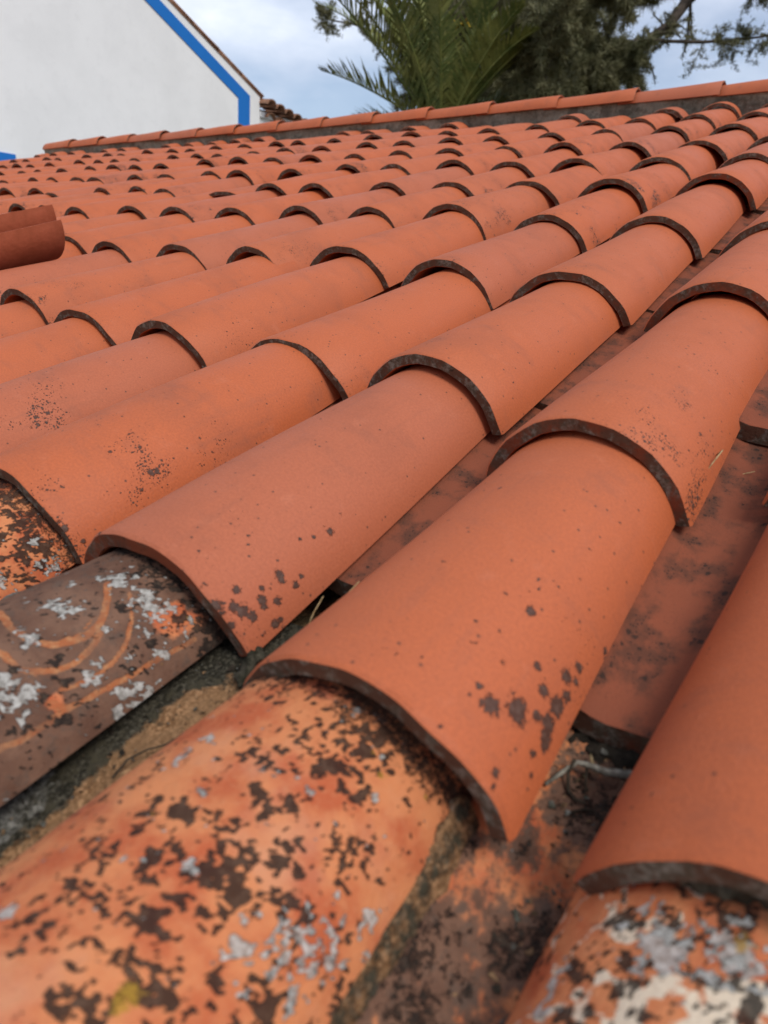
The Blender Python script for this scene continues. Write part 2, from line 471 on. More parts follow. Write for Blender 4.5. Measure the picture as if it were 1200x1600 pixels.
def place(name, me, u, v, w=0.0, yaw=0.0, roll=0.0, pitch=0.0, label=None):
    o = link(name, me, roof)
    o.location = (u, v, w)
    o.rotation_euler = (pitch, roll, yaw)
    if label: o['label'] = label
    return o

HERO = {(8, 5): tile_mesh('wide_flat_tile', 0.27, 0.058, 0.20, 0.05, seed=31)}
TILE_D[(8, 5)] = (0.085, -0.06)
TILE_D[(3, 2)] = (0.002, -0.022)
# lichen, worn paint and finger marks on the old tiles and the two nearest new ones: (arc, length, radius) in metres
BLOBS = {
    'A1': dict(
        lichen=[[.074,.078,.0027],[.067,.035,.0053],[.062,.031,.0018],[.079,.046,.0077],[.085,.071,.0042],[.093,.093,.0048],[.097,.107,.0037],[.101,.099,.0033],[.098,.074,.0067],[.099,.061,.0054],[.103,.054,.005],[.105,.05,.0034],[.101,.086,.004],[.101,.04,.0026],[.109,.141,.0025],[.112,.138,.0016],[.053,.104,.0036],[.09,.056,.0034],[.058,.061,.0017],[.039,.057,.0013],[.042,.059,.0009],[.045,.129,.001],[.058,.184,.0009],[-.025,.211,.0015],[.106,.247,.0013],[.072,.052,.0011],[.051,.061,.0011],[.014,.023,.0011],[.008,.023,.0012],[.034,.071,.0009],[.045,.116,.0008],[.049,.123,.0008],[.047,.076,.0009],[.056,.038,.0021],[.055,.03,.0011],[-.008,.106,.0008],[.063,.23,.001],[-.04,.132,.0013],[.036,.103,.001],[.064,.156,.0009],[.088,.011,.0028],[.091,.005,.0017],[.107,.031,.002],[.11,.024,.0011],[.101,.039,.0026],[.025,.03,.0012],[.053,.004,.0013]],
    ),
    'B1': dict(
        lichen=[[-.048,.035,.0024],[-.048,.036,.0014],[-.049,.004,.0029],[-.047,.076,.0017],[.086,.053,.0039],[.09,.052,.0029],[.077,.019,.0033],[.078,.0,.0046],[.083,.0,.0023],[.085,.01,.0042],[.091,.013,.0051],[.098,.017,.004],[.093,.03,.004],[.097,.029,.0033],[.1,.04,.0038],[.096,.068,.002],[.099,.06,.0027],[.079,.097,.0018],[.083,.113,.0034],[.074,.086,.0015],[.094,.0,.0034],[.062,.004,.0018],[-.075,.0,.0025],[.09,.041,.0012],[.051,.055,.0015],[.056,.049,.001],[.077,.111,.0013],[.112,.03,.0036],[.112,.035,.0022],[.077,.059,.0012],[.086,.035,.0021],[.079,.006,.0012],[.04,.019,.0014],[.042,.071,.001],[.059,.114,.001],[.077,.132,.0011],[-.048,.033,.0019],[-.048,.02,.0008],[-.058,.0,.0019],[.032,.0,.0009]],
    ),
    'A0': dict(
        dark=[[.012,.242,.0086],[.033,.268,.0087],[.034,.274,.0056],[.045,.283,.0064],[.048,.276,.0064],[.032,.253,.0062],[.016,.253,.0032],[.021,.23,.0085],[.028,.233,.0077],[.03,.24,.0061],[.041,.243,.0046],[.046,.248,.0038],[.058,.268,.0079],[.066,.27,.0064],[.071,.271,.0048],[.044,.257,.007],[.068,.299,.0091],[.069,.293,.0049],[.07,.311,.0034],[.083,.307,.0042],[.005,.267,.0057],[-.002,.268,.0074],[-.01,.259,.0066],[.001,.276,.005],[.005,.305,.0068],[.012,.317,.0043],[-.002,.294,.0051],[.015,.332,.0052],[.017,.339,.0044],[.023,.347,.0027],[.033,.329,.0103],[.034,.34,.0104],[.036,.348,.0088],[.043,.346,.0088],[.046,.323,.0051],[.056,.328,.006],[.047,.329,.0043],[.039,.359,.0107],[.033,.296,.0049],[.019,.293,.0058],[-.006,.223,.0056],[-.002,.219,.0047],[-.004,.229,.0032],[.003,.23,.0032],[.007,.224,.0028],[-.001,.2,.0062],[.002,.196,.0039],[.015,.209,.0031],[.018,.202,.0018],[.029,.198,.0089],[.033,.198,.0082],[.029,.193,.006],[.038,.222,.0068],[.041,.212,.0045],[.047,.215,.009],[.053,.215,.009],[.061,.225,.0053],[.057,.231,.0038],[.079,.239,.014],[.084,.241,.0094],[-.014,.256,.0033],[.027,.264,.0019],[-.008,.242,.0033],[-.006,.25,.0029],[.105,.264,.0067],[.024,.276,.0029],[.03,.286,.0049],[.04,.271,.0032]],
        grey=[[.07,.255,.0094],[.074,.264,.0095],[.06,.245,.0062],[.064,.264,.0039],[.085,.269,.0081],[.082,.262,.0048],[.091,.294,.0068],[.083,.281,.0041],[.067,.236,.0038],[.084,.249,.0048],[.053,.306,.0026],[.037,.309,.002],[.024,.252,.0039],[.0,.279,.0025],[.014,.317,.0017],[.059,.33,.0021],[.049,.347,.0025],[.073,.286,.0016],[-.011,.296,.0021],[.0,.238,.0016],[-.027,.304,.0047],[-.028,.296,.0047],[-.029,.289,.0039],[-.029,.28,.0032],[-.02,.201,.0041],[.023,.359,.0032],[.053,.253,.0028],[.103,.284,.0034]],
        yellow=[[.054,.341,.0044],[.045,.347,.0021],[.041,.209,.0089],[.042,.204,.0045],[-.009,.26,.0023],[.068,.356,.005],[.067,.35,.0036],[.078,.354,.0036]],
    ),
    'B0': dict(
        MARK=[[[.013,.325,.0029],[.017,.322,.0029],[.021,.319,.0028],[.026,.315,.0028],[.03,.311,.0028],[.033,.308,.0028],[.036,.304,.0028],[.038,.301,.0028],[.039,.298,.0027],[.04,.294,.0027],[.041,.29,.0027],[.041,.287,.0027],[.04,.283,.0027],[.039,.279,.0027],[.038,.276,.0027],[.037,.273,.0027],[.035,.27,.0027],[.032,.268,.0027],[.029,.266,.0027],[.026,.264,.0027],[.022,.263,.0027],[.018,.263,.0027],[.014,.262,.0027],[.01,.262,.0028],[.005,.263,.0028],[.0,.264,.0028],[-.005,.265,.0028],[-.011,.266,.0029],[-.019,.267,.0029],[-.032,.27,.003],[-.039,.271,.003],[-.039,.27,.003]],[[.028,.33,.0018],[.03,.329,.0018],[.034,.327,.0017],[.038,.324,.0017],[.041,.322,.0017],[.045,.319,.0017],[.048,.316,.0017],[.052,.312,.0017],[.055,.309,.0017],[.058,.305,.0017],[.06,.301,.0017],[.061,.298,.0017],[.063,.294,.0017],[.064,.291,.0017],[.064,.287,.0017],[.065,.283,.0016],[.065,.279,.0016],[.065,.275,.0016],[.065,.272,.0016],[.064,.269,.0016],[.064,.266,.0016],[.063,.263,.0016],[.062,.261,.0016],[.062,.259,.0016]],[[.012,.247,.0023],[.015,.247,.0023],[.019,.247,.0023],[.024,.247,.0023],[.027,.248,.0023],[.03,.248,.0023],[.033,.248,.0022],[.035,.249,.0022],[.038,.249,.0022],[.04,.249,.0022],[.041,.25,.0022],[.043,.251,.0022],[.044,.253,.0022],[.045,.254,.0022],[.046,.256,.0022],[.048,.258,.0022],[.049,.261,.0022],[.051,.263,.0022],[.051,.266,.0022],[.052,.269,.0022],[.052,.273,.0023],[.052,.277,.0023],[.051,.281,.0023],[.05,.285,.0023],[.048,.29,.0023],[.046,.294,.0023],[.043,.298,.0023],[.042,.301,.0023]],[[.071,.216,.002],[.072,.217,.002],[.072,.22,.002],[.073,.224,.002],[.074,.227,.002],[.074,.229,.002],[.074,.232,.002],[.074,.234,.002],[.074,.236,.002],[.074,.239,.002],[.074,.242,.002],[.074,.245,.002],[.073,.248,.002],[.073,.251,.002],[.073,.255,.002],[.073,.26,.002],[.074,.265,.002],[.074,.27,.002],[.074,.275,.002],[.075,.282,.0021],[.075,.288,.0021],[.076,.295,.0021],[.076,.301,.0021],[.076,.306,.0021],[.076,.311,.0021],[.076,.316,.0021],[.076,.321,.0021],[.077,.326,.0021],[.077,.331,.0022],[.078,.337,.0022],[.078,.342,.0022],[.078,.346,.0022]],[[.031,.303,.0006],[.032,.301,.0006],[.033,.299,.0006],[.035,.295,.0006],[.036,.292,.0006],[.037,.289,.0006],[.037,.287,.0006],[.037,.285,.0006],[.037,.282,.0006],[.036,.28,.0006],[.036,.278,.0006],[.035,.277,.0006]],[[.045,.254,.0008],[.046,.253,.0008],[.048,.252,.0008],[.05,.252,.0008],[.052,.251,.0008],[.054,.25,.0008],[.055,.25,.0008],[.056,.249,.0008]],[[.066,.251,.0032],[.066,.251,.0032],[.067,.252,.0032],[.068,.253,.0032],[.069,.253,.0032],[.07,.254,.0032],[.071,.255,.0032],[.072,.255,.0032]]],
        grey=[[.015,.291,.0088],[.008,.291,.0059],[.02,.294,.0051],[.045,.336,.0141],[.037,.332,.0094],[.05,.339,.0094],[.056,.32,.0051],[.065,.28,.0075],[.071,.278,.004],[.09,.292,.014],[.092,.302,.0091],[.091,.282,.0089],[.085,.29,.009],[.049,.239,.0119],[.056,.237,.0097],[.042,.24,.0076],[.069,.344,.0042],[.074,.321,.0055],[.075,.317,.0034],[.013,.331,.0097],[.015,.339,.0073],[.024,.266,.0068],[.026,.261,.004],[.068,.302,.0032],[-.003,.31,.0034],[.043,.301,.0023],[.066,.349,.0028],[.072,.326,.0032]],
        dark=[[.065,.321,.0057],[.038,.319,.0046],[.058,.263,.0048],[.045,.268,.0049],[.057,.274,.004],[.073,.262,.0052],[.062,.321,.0037],[.089,.365,.0097],[.088,.354,.0072],[.071,.35,.0071],[.076,.358,.006],[.061,.344,.0059],[.056,.359,.0048],[.077,.248,.0048],[.062,.248,.003],[.069,.23,.0043],[.037,.246,.0031],[.072,.299,.0041],[.065,.331,.0046],[.09,.348,.0071],[.042,.359,.0072],[.018,.347,.0073],[.033,.351,.006]],
        orange=[[.059,.338,.0117],[.064,.347,.0094],[.069,.355,.0071],[.053,.332,.0058],[.055,.348,.0071],[.066,.253,.0054],[.072,.253,.0035]],
        yellow=[[.064,.35,.0038],[.081,.318,.0023],[.069,.352,.0033]],
    ),
    'C0': dict(
        dark=[[.071,.345,.0168],[.078,.346,.0137],[.062,.346,.0122],[.051,.345,.0108],[.07,.329,.0106],[.079,.318,.0075],[.052,.331,.0076],[.083,.351,.0092],[.035,.35,.0094],[.023,.354,.0095],[.087,.327,.0075]],
        grey=[[.092,.348,.0086],[.068,.35,.0043],[.083,.312,.0084],[.096,.352,.0061],[.084,.342,.0036]],
        yellow=[],
    ),
    'Z0': dict(
        dark=[[-.065,.301,.0092],[-.065,.296,.0061],[-.043,.303,.0066],[-.043,.298,.0037],[-.057,.278,.0073],[-.055,.282,.0044],[-.035,.287,.006],[-.027,.306,.0065],[-.025,.309,.0036],[-.061,.309,.0038],[-.054,.31,.003],[-.047,.292,.0051],[-.008,.306,.0072],[-.005,.305,.0057],[-.046,.32,.0061],[-.031,.323,.0075],[-.018,.33,.0075],[-.023,.322,.0037],[-.056,.273,.0043],[-.003,.297,.0028],[-.065,.315,.0047],[-.055,.319,.0062],[-.038,.322,.0068],[-.026,.325,.006],[-.013,.335,.0091]],
        grey=[[-.038,.315,.0127],[-.033,.307,.008],[-.031,.311,.0073],[-.014,.319,.011],[-.017,.323,.0074],[-.01,.319,.0073],[-.077,.292,.0047],[-.076,.296,.0039],[-.075,.286,.0038],[-.077,.28,.0038],[-.027,.328,.0027],[-.049,.326,.0028],[-.075,.3,.0028],[-.016,.334,.0045]],
        cream=[[-.041,.282,.0057],[-.039,.291,.005],[-.034,.297,.0043],[-.043,.278,.005],[-.031,.301,.0065],[-.01,.309,.0065],[-.014,.303,.0071],[-.014,.298,.005],[-.015,.293,.0049],[-.018,.287,.0056],[-.022,.298,.004],[-.005,.311,.0058],[-.027,.3,.0036],[-.054,.316,.0031],[-.056,.298,.0027],[-.029,.283,.0028],[-.062,.289,.0021]],
        yellow=[[-.012,.328,.0067],[-.009,.327,.0052],[-.043,.324,.0024]],
    ),
}

def blob_field(s, y, lst, seed, jag=0.35):
    f = np.zeros_like(s)
    NZ0 = fbm(s + 4, y + 4, 260, seed + 70, 3, 0.6) * 1.3 + fbm(s + 4, y + 4, 90, seed + 75, 2) * 0.7
    NZ = NZ0 * 1.0
    for (a, b, r) in lst:
        rr = max(r, 0.0012)
        d2 = ((s - a) ** 2 + (y - b) ** 2) / (rr * rr) * (0.35 + 1.2 * NZ)
        near = d2 < 9
        f[near] = np.maximum(f[near], np.exp(-0.55 * d2[near]))
    return f

def masks_new(key):
    def fn(s, y):
        nf = fbm(s + 6, y + 3, 260, 4, 4, 0.62)
        b = blob_field(s, y, BLOBS[key]['lichen'], 1)
        return {'lichen': b * (0.45 + 1.0 * nf), 'clean': np.ones_like(s)}
    return fn

def masks_old(key, brown=0.0, seed=0, sp_dark=0.33, sp_grey=0.45):
    B = BLOBS[key]
    def fn(s, y):
        n1 = fbm(s + 5, y + 9, 55, seed, 5, 0.6)
        n2 = fbm(s + 2, y + 1, 130, seed + 9, 4, 0.6)
        n3 = fbm(s + 8, y + 4, 30, seed + 20, 4, 0.55)
        out = {}
        g = lambda k: blob_field(s, y, B.get(k, []), seed)
        nf = 0.60 * fbm(s + 6, y + 3, 430, seed + 50, 4, 0.6) + 0.40 * fbm(s + 6, y + 3, 150, seed + 51, 3, 0.6)
        ng = fbm(s + 9, y + 5, 330, seed + 57, 5, 0.62)
        wide = lambda k, q: blob_field(s, y, [(a, b, r * q) for a, b, r in B.get(k, [])], seed)
        dk = 0.95 * sstep(-0.03, 0.06, nf - (0.665 - 0.215 * wide('dark', 1.1)))
        n4 = fbm(s + 1, y + 6, 330, seed + 33, 3, 0.6)
        out['dark'] = np.clip(dk + sp_dark / 0.33 * (0.45 * sstep(0.60, 0.78, n1) * sstep(0.40, 0.62, n2) + 0.80 * sstep(0.60, 0.70, n4) * sstep(0.40, 0.60, n1)), 0, 1)
        out['dark'] = np.maximum(out['dark'], sstep(0.335, 0.372, y + 0.03 * (n1 - 0.5)) * (0.35 + 0.6 * n2))
        out['grey'] = np.clip(0.9 * sstep(-0.03, 0.07, ng - (0.74 - 0.36 * wide('grey', 1.1))) + sstep(0.68, 0.82, n3) * sp_grey * sstep(0.45, 0.6, n2), 0, 1)
        out['yellow'] = np.clip(g('yellow') * (0.15 + 0.75 * n2), 0, 1)
        out['brown'] = np.clip(np.full_like(s, brown) + (n3 - 0.5) * 0.4 * (brown > 0), 0, 1) * (1 - 0.9 * g('orange'))
        mk = np.zeros_like(s)
        for cv in B.get('MARK', []):
            for (a, b, r), (a2, b2, r2) in zip(cv[:-1], cv[1:]):
                dx, dy = a2 - a, b2 - b
                L2 = dx * dx + dy * dy + 1e-12
                if L2 > 0.03 ** 2: continue
                t = np.clip(((s - a) * dx + (y - b) * dy) / L2, 0, 1)
                d = np.hypot(s - a - t * dx, y - b - t * dy) / (r * 0.85)
                mk = np.maximum(mk, 1 - sstep(0.60, 1.5, d))
        out['mark'] = mk * (0.72 + 0.5 * n1)
        cr = g('cream')
        if B.get('cream'):
            cr = cr * (0.5 + 0.7 * n2) + 0.55 * (1 - sstep(0.015, 0.06, np.abs(n3 - 0.5)))
        out['cream'] = np.clip(cr, 0, 1)
        return out
    return fn

HERO[(0, 1)] = tile_mesh('lichen_spotted_tile', seed=11, nseg=130, nlen=240, masks=masks_new('A1'))
HERO[(1, 1)] = tile_mesh('lichen_specked_tile', seed=12, nseg=130, nlen=240, masks=masks_new('B1'))
OLDM = (M_OLD, M_LIP)
me = tile_mesh('old_orange_tile', 0.188, 0.070, 0.144, 0.048, seed=13, nseg=140, nlen=260, mats=OLDM, masks=masks_old('A0', 0.0, 3), rel=0.0016)
place('roof_tile', me, -0.022, -0.393, 0.018, pitch=-0.06, label='old orange tile blotched with black and grey lichen')
me = tile_mesh('old_brown_tile', 0.160, 0.060, 0.134, 0.046, seed=14, nseg=140, nlen=260, mats=OLDM, masks=masks_old('B0', 1.0, 31, 0.14, 0.2), rel=0.0014)
place('roof_tile', me, -0.212, -0.36, 0.040, pitch=-0.105, label='old brown tile with orange finger-drawn swirls and white lichen')
me = tile_mesh('old_rough_tile', seed=15, nseg=140, nlen=240, mats=OLDM, masks=masks_old('C0', 0.0, 47, 0.4), rel=0.002)
place('roof_tile', me, -0.4004, -0.356, 0.0, label='old orange tile crusted with black lichen')
me = tile_mesh('old_patchy_tile', 0.180, 0.068, 0.150, 0.050, seed=16, nseg=150, nlen=260, mats=OLDM, masks=masks_old('Z0', 0.12, 61), rel=0.002)
place('roof_tile', me, 0.197, -0.374, -0.012, label='old tile mottled cream, grey and black')
OLD_PLAIN = tile_mesh('old_plain_tile', seed=17, mats=OLDM, nseg=40, nlen=60, masks=lambda s, y: {'dark': sstep(0.55, 0.75, fbm(s, y, 50, 3, 4)), 'grey': sstep(0.62, 0.8, fbm(s, y, 40, 8, 4))})
for i in (-2, 3, 4):
    place('roof_tile', OLD_PLAIN, col_u(i), -0.35, 0.0)


tr = random.Random(21)
for i in range(-1, NCOL + 1):
    for r in range(1, 11):
        du, dv = TILE_D.get((i, r), (0, 0))
        far = min(1.0, max(0.0, (i - 3) / 6 + (r - 4) / 8))
        if (i, r) not in TILE_D and i > 0:
            du += tr.uniform(-1, 1) * (0.003 + 0.007 * far)
            dv += tr.gauss(0, 1) * (0.003 + 0.026 * far)
        u = col_u(i) + COL_DU.get(i, 0) + du
        v = (r - 1) * EXPO + COL_DV.get(i, 0.05) + dv
        if v > VTOP - 0.07: continue
        yaw = tr.gauss(0, 1) * (0.010 + 0.018 * far)
        roll = tr.gauss(0, 1) * 0.035
        w = tr.uniform(0.002, 0.005) + 0.007 * far * tr.random() ** 0.7
        pit = -w / TLEN - 0.004
        if (i, r) == (3, 1): roll, w, yaw = -0.13, 0.002, 0.0
        if i > 1 and tr.random() < 0.12: yaw *= 2.5; roll *= 2; w += 0.005
        if (i, r) == (3, 2): w, roll, yaw = 0.009, -0.03, 0.0
        if (i, r) == (3, 3): w, roll, yaw = 0.012, 0.0, 0.004
        me = HERO.get((i, r)) or VAR[tr.randrange(5)]
        if v + TLEN > VTOP:
            me = TOPT[min(3, max(0, int((VTOP - v) / 0.11)))]
        place('roof_tile', me, u, v, w, yaw, roll, pit)


# unseen courses just outside the picture, joined: below the camera and to the right
def joined(name, items, mats, kind='stuff'):
    V, F, FM, UV, off = [], [], [], [], 0
    for me, M in items:
        n = len(me.vertices)
        co = np.empty(n * 3); me.vertices.foreach_get('co', co); co = co.reshape(-1, 3)
        R3 = np.array(M.to_3x3()); T = np.array(M.translation)
        V.append(co @ R3.T + T)
        for p in me.polygons:
            F.append(tuple(i + off for i in p.vertices)); FM.append(p.material_index)
        uvv = np.zeros((n, 2)); lay = me.uv_layers[0].data
        for l in me.loops: uvv[l.vertex_index] = lay[l.index].uv
        UV.append(uvv + np.array([rng.uniform(0, 20), 0]))
        off += n
    me = mesh_from(name, np.concatenate(V), F, mats, FM, True, np.concatenate(UV))
    try: me.set_sharp_from_angle(angle=math.radians(42))
    except Exception: pass
    o = link(name, me, roof)
    if kind: o['kind'] = kind
    return o

def TM(u, v, w=0.0, yaw=0.0, roll=0.0, pitch=0.0):
    from mathutils import Euler
    return Matrix.Translation((u, v, w)) @ Euler((pitch, roll, yaw)).to_matrix().to_4x4()

LOW = tile_mesh('far_barrel_tile', nseg=12, nlen=3, seed=3)
items = []
for i in range(-5, 27):
    for r in range(-2, 11):
        if (i < -1 and not (i == -2 and r == 0)) or (i >= -1 and r < 0) or (i > 4 and r == 0):
            v = (r - 1) * EXPO + 0.02
            if v > VTOP - 0.05: continue
            items.append((LOW, TM(col_u(i), v + rng.uniform(-.01, .01), 0, rng.gauss(0, .01))))
joined('outlying_tile_courses', items, (M_TILE, M_LIP))

# ------------------------------------------------------------------ channel tiles between the columns
CH = [tile_mesh('channel_tile_%s' % k, 0.158, 0.056, 0.186, 0.064, TLEN, 0.019, 18, 6, seed=40 + j, mats=(M_CHAN, M_LIP), concave=True) for j, k in enumerate('abc')]
def chan_u(i):                                  # channel to the right of column i
    return 0.5 * (col_u(i) + COL_DU.get(i, 0) + col_u(i - 1) + COL_DU.get(i - 1, 0))
CH_V = {0: 0.074, 1: 0.10, 2: 0.12, 3: 0.10}
ci = []
for i in range(-4, NCOL + 1):
    for r in range(0, 11):
        v = CH_V.get(i, 0.1) + (r - 1) * EXPO + (0.028 if (i, r) == (0, 2) else 0) + rng.uniform(-.006, .006)
        if v > VTOP - 0.1: continue
        w = 0.038 if (i, r) == (0, 2) else 0.027
        if i in (0, 1, 2, 3) and r >= 1:
            place('channel_tile', CH[(i + r) % 3], chan_u(i), v, w, rng.gauss(0, 0.006), 0.0, -0.035 if (i, r) == (0, 2) else 0.0)
        elif i == 0 and r == 0:
            pass
        elif i in (1,) and r == 0:
            pass
        else:
            ci.append((CH[r % 3], TM(chan_u(i), v, w)))
joined('outlying_channel_tiles', ci, (M_CHAN, M_LIP))
def chan_mask(s, y):
    n = fbm(s + 3, y + 2, 26, 77, 5, 0.6)
    n2 = fbm(s + 3, y + 2, 90, 78, 4, 0.6)
    d = sstep(0.40, 0.60, n) * 0.8
    d = np.maximum(d, sstep(0.16, 0.30, y - 0.05 * n) * sstep(0.42, 0.36, y) * 0.35 + sstep(0.04, 0.085, np.abs(s + 0.02)) * 0.8)
    return {'dark': d * (0.20 + 0.75 * n2), 'grey': sstep(0.72, 0.85, n2) * 0.7, 'brown': 0.40 + sstep(0.35, 0.6, n) * 0.5 + 0.3 * (n2 - 0.5)}
me = tile_mesh('old_channel_tile', 0.165, 0.052, 0.186, 0.056, TLEN, 0.014, 110, 220, seed=51, mats=OLDM, masks=chan_mask, concave=True, rel=0.002)
place('channel_tile', me, chan_u(0) + 0.002, -0.292, 0.008, label='old dirty orange channel tile')

# ------------------------------------------------------------------ mortar, crust and dirt
def strip(name, mat, u0, u1, v0, v1, hfun, nu=60, nv=140, attrs=None):
    uu, vv = np.meshgrid(np.linspace(0, 1, nu), np.linspace(0, 1, nv), indexing='ij')
    U = u0(vv) * (1 - uu) + u1(vv) * uu if callable(u0) else u0 + (u1 - u0) * uu
    Vv = v0 + (v1 - v0) * vv
    Wv = hfun(uu, vv, U, Vv)
    P = np.stack([U.ravel(), Vv.ravel(), Wv.ravel()], 1)
    F = [(a * nv + b, (a + 1) * nv + b, (a + 1) * nv + b + 1, a * nv + b + 1) for a in range(nu - 1) for b in range(nv - 1)]
    me = mesh_from(name, P, F, (mat,))
    for k, fn in (attrs or {}).items():
        at = me.attributes.new(k, 'FLOAT', 'POINT')
        at.data.foreach_set('value', np.ascontiguousarray(fn(uu, vv, U, Vv).ravel(), dtype=np.float32))
    return link(name, me, roof)

M_CRUSTD = mat_mortar('dark_mossy_mortar', (0.045, 0.040, 0.028), (0.12, 0.105, 0.075), (0.018, 0.018, 0.010), 0.85)
def mat_bed():
    t = NT('mossy_sand_bed')
    tcn = t.n.new('ShaderNodeTexCoord').outputs['Object']
    n1, n2, n3 = t.noise(tcn, 30, 5, 0.65), t.noise(tcn, 330, 4, 0.7), t.noise(tcn, 85, 5, 0.7)
    sand = t.mix(t.ramp(n2, 0.40, 0.66), (0.17, 0.085, 0.038), (0.44, 0.25, 0.125))
    sand = t.mix(t.ramp(n1, 0.40, 0.62, 0.0, 0.75), sand, (0.22, 0.125, 0.062))
    sand = t.mix(t.ramp(n3, 0.54, 0.66, 0.0, 0.8), sand, (0.05, 0.036, 0.022))
    grime = t.mix(t.ramp(n2, 0.42, 0.70), (0.022, 0.020, 0.014), (0.110, 0.098, 0.072))
    grime = t.mix(t.ramp(n3, 0.50, 0.64), grime, (0.060, 0.052, 0.034))
    ash = t.mix(t.ramp(n2, 0.35, 0.7), (0.10, 0.095, 0.082), (0.30, 0.29, 0.26))
    gm = t.math('ADD', t.attr('grime'), t.math('MULTIPLY', t.math('SUBTRACT', n3, 0.5), 1.1))
    am = t.math('ADD', t.attr('ash'), t.math('MULTIPLY', t.math('SUBTRACT', n1, 0.5), 1.6))
    col = t.mix(t.ramp(gm, 0.38, 0.62), sand, grime)
    col = t.mix(t.ramp(am, 0.45, 0.65), col, ash)
    t.bump(t.math('ADD', t.math('MULTIPLY', n2, 0.6), n3), 0.0035, 0.9)
    return t.done(col, 0.95, 0.1)
M_BED = mat_bed()
bed_h = lambda uu, vv, U, V: -0.010 + 0.014 * (1 - uu) ** 2 + 0.010 * (fbm(U, V, 30, 5, 5) - 0.5) + 0.006 * np.abs(fbm(U, V, 90, 6, 4) - 0.5) - 0.012 * sstep(0.80, 1.0, vv) * (1 - uu)
strip('mortar_bed', M_BED, -0.235, -0.03, -0.42, 0.05, bed_h, 110, 230,
      {'grime': lambda uu, vv, U, V: sstep(-0.120, -0.148, U + 0.02 * (fbm(U, V, 40, 9, 3) - 0.5)) * 0.9 + sstep(-0.05, 0.0, V) * 0.7,
       'ash': lambda uu, vv, U, V: sstep(-0.085, -0.15, V) * sstep(-0.125, -0.15, U) * 0.75})
strip('mortar_bed', M_BED, -0.45, -0.255, -0.42, 0.03, bed_h, 60, 120,
      {'grime': lambda uu, vv, U, V: 0.55 + 0 * U, 'ash': lambda uu, vv, U, V: 0.5 + 0 * U})

def ridge_h(uu, vv, U, V):
    prof = np.clip(1 - ((uu - 0.45 + 0.25 * (fbm(V, V * 0, 40, 12, 3) - 0.5)) / 0.42) ** 2, -0.6, 1)
    return -0.016 + 0.016 * prof * (0.55 + 0.9 * fbm(U, V, 70, 13, 4)) + 0.007 * (fbm(U, V, 240, 14, 4) - 0.5)
strip('mortar_joint', M_BED, 0.044, 0.066, -0.32, -0.02, ridge_h, 46, 240,
      {'grime': lambda uu, vv, U, V: 0.50 + 0 * U, 'ash': lambda uu, vv, U, V: 0.36 + 0 * U})

def lumpy(name, mat, path, rad, seed=0, nr=14, per=3, parent=roof, flat=0.8, amp=0.5):
    pts = [Vector(p) for p in path]
    V, F = [], []
    dense = []
    for a, b in zip(pts[:-1], pts[1:]):
        for k in range(per): dense.append(a.lerp(b, k / per))
    dense.append(pts[-1])
    n = len(dense)
    r = np.random.RandomState(seed)
    for j, p in enumerate(dense):
        tng = (dense[min(j + 1, n - 1)] - dense[max(j - 1, 0)]).normalized()
        side = tng.cross(Vector((0, 0, 1))).normalized()
        up = side.cross(tng)
        e = min(1, j / 2, (n - 1 - j) / 2) * 0.9 + 0.1
        rj = (rad[0] + (rad[1] - rad[0]) * j / (n - 1)) * e
        for q in range(nr):
            a = 2 * math.pi * q / nr
            k = rj * (1 + amp * (vnoise(np.array([j * 0.7 + 3.0 * math.cos(a)]), np.array([2.2 * math.sin(a) + seed]), seed)[0] * 2 - 1))
            V.append(p + side * math.cos(a) * k + up * math.sin(a) * k * flat)
    for j in range(n - 1):
        for q in range(nr):
            F.append((j * nr + q, j * nr + (q + 1) % nr, (j + 1) * nr + (q + 1) % nr, (j + 1) * nr + q))
    F.append(tuple(range(nr))[::-1]); F.append(tuple((n - 1) * nr + q for q in range(nr)))
    me = mesh_from(name, V, F, (mat,))
    return link(name, me, parent)

#o = lumpy('mortar_joint', M_CRUST, [(0.064, 0.0, -0.002), (0.066, -0.03, -0.002), (0.069, -0.065, 0.002), (0.070, -0.105, 0.0), (0.073, -0.15, 0.0), (0.076, -0.22, -0.002), (0.08, -0.3, -0.003)], (0.0052, 0.0062), 3, per=14, amp=0.6)
o = lumpy('mortar_joint', M_CRUSTD, [(-0.118, 0.012, 0.0), (-0.114, 0.0, 0.0), (-0.108, -0.02, -0.004)], (0.005, 0.005), 5, per=8, amp=0.6)
o = lumpy('mortar_joint', M_CRUST, [(-0.31, -0.02, 0.0), (-0.318, -0.06, 0.0), (-0.32, -0.12, -0.002), (-0.32, -0.2, -0.004)], (0.011, 0.013), 6, per=8)
#o = lumpy('mortar_joint', M_CRUST, [(0.108, -0.03, -0.002), (0.110, -0.07, 0.004), (0.112, -0.12, 0.0), (0.116, -0.2, 0.0)], (0.006, 0.006), 7, per=8)
zl = [(0.197 + 0.070 * math.sin(a), -0.022 + 0.004 * math.sin(5 * a), -0.020 + 0.069 * math.cos(a)) for a in np.linspace(-1.25, 1.0, 12)]
o = lumpy('mortar_joint', M_CRUSTD, zl, (0.0085, 0.0085), 15, per=7, amp=0.55)
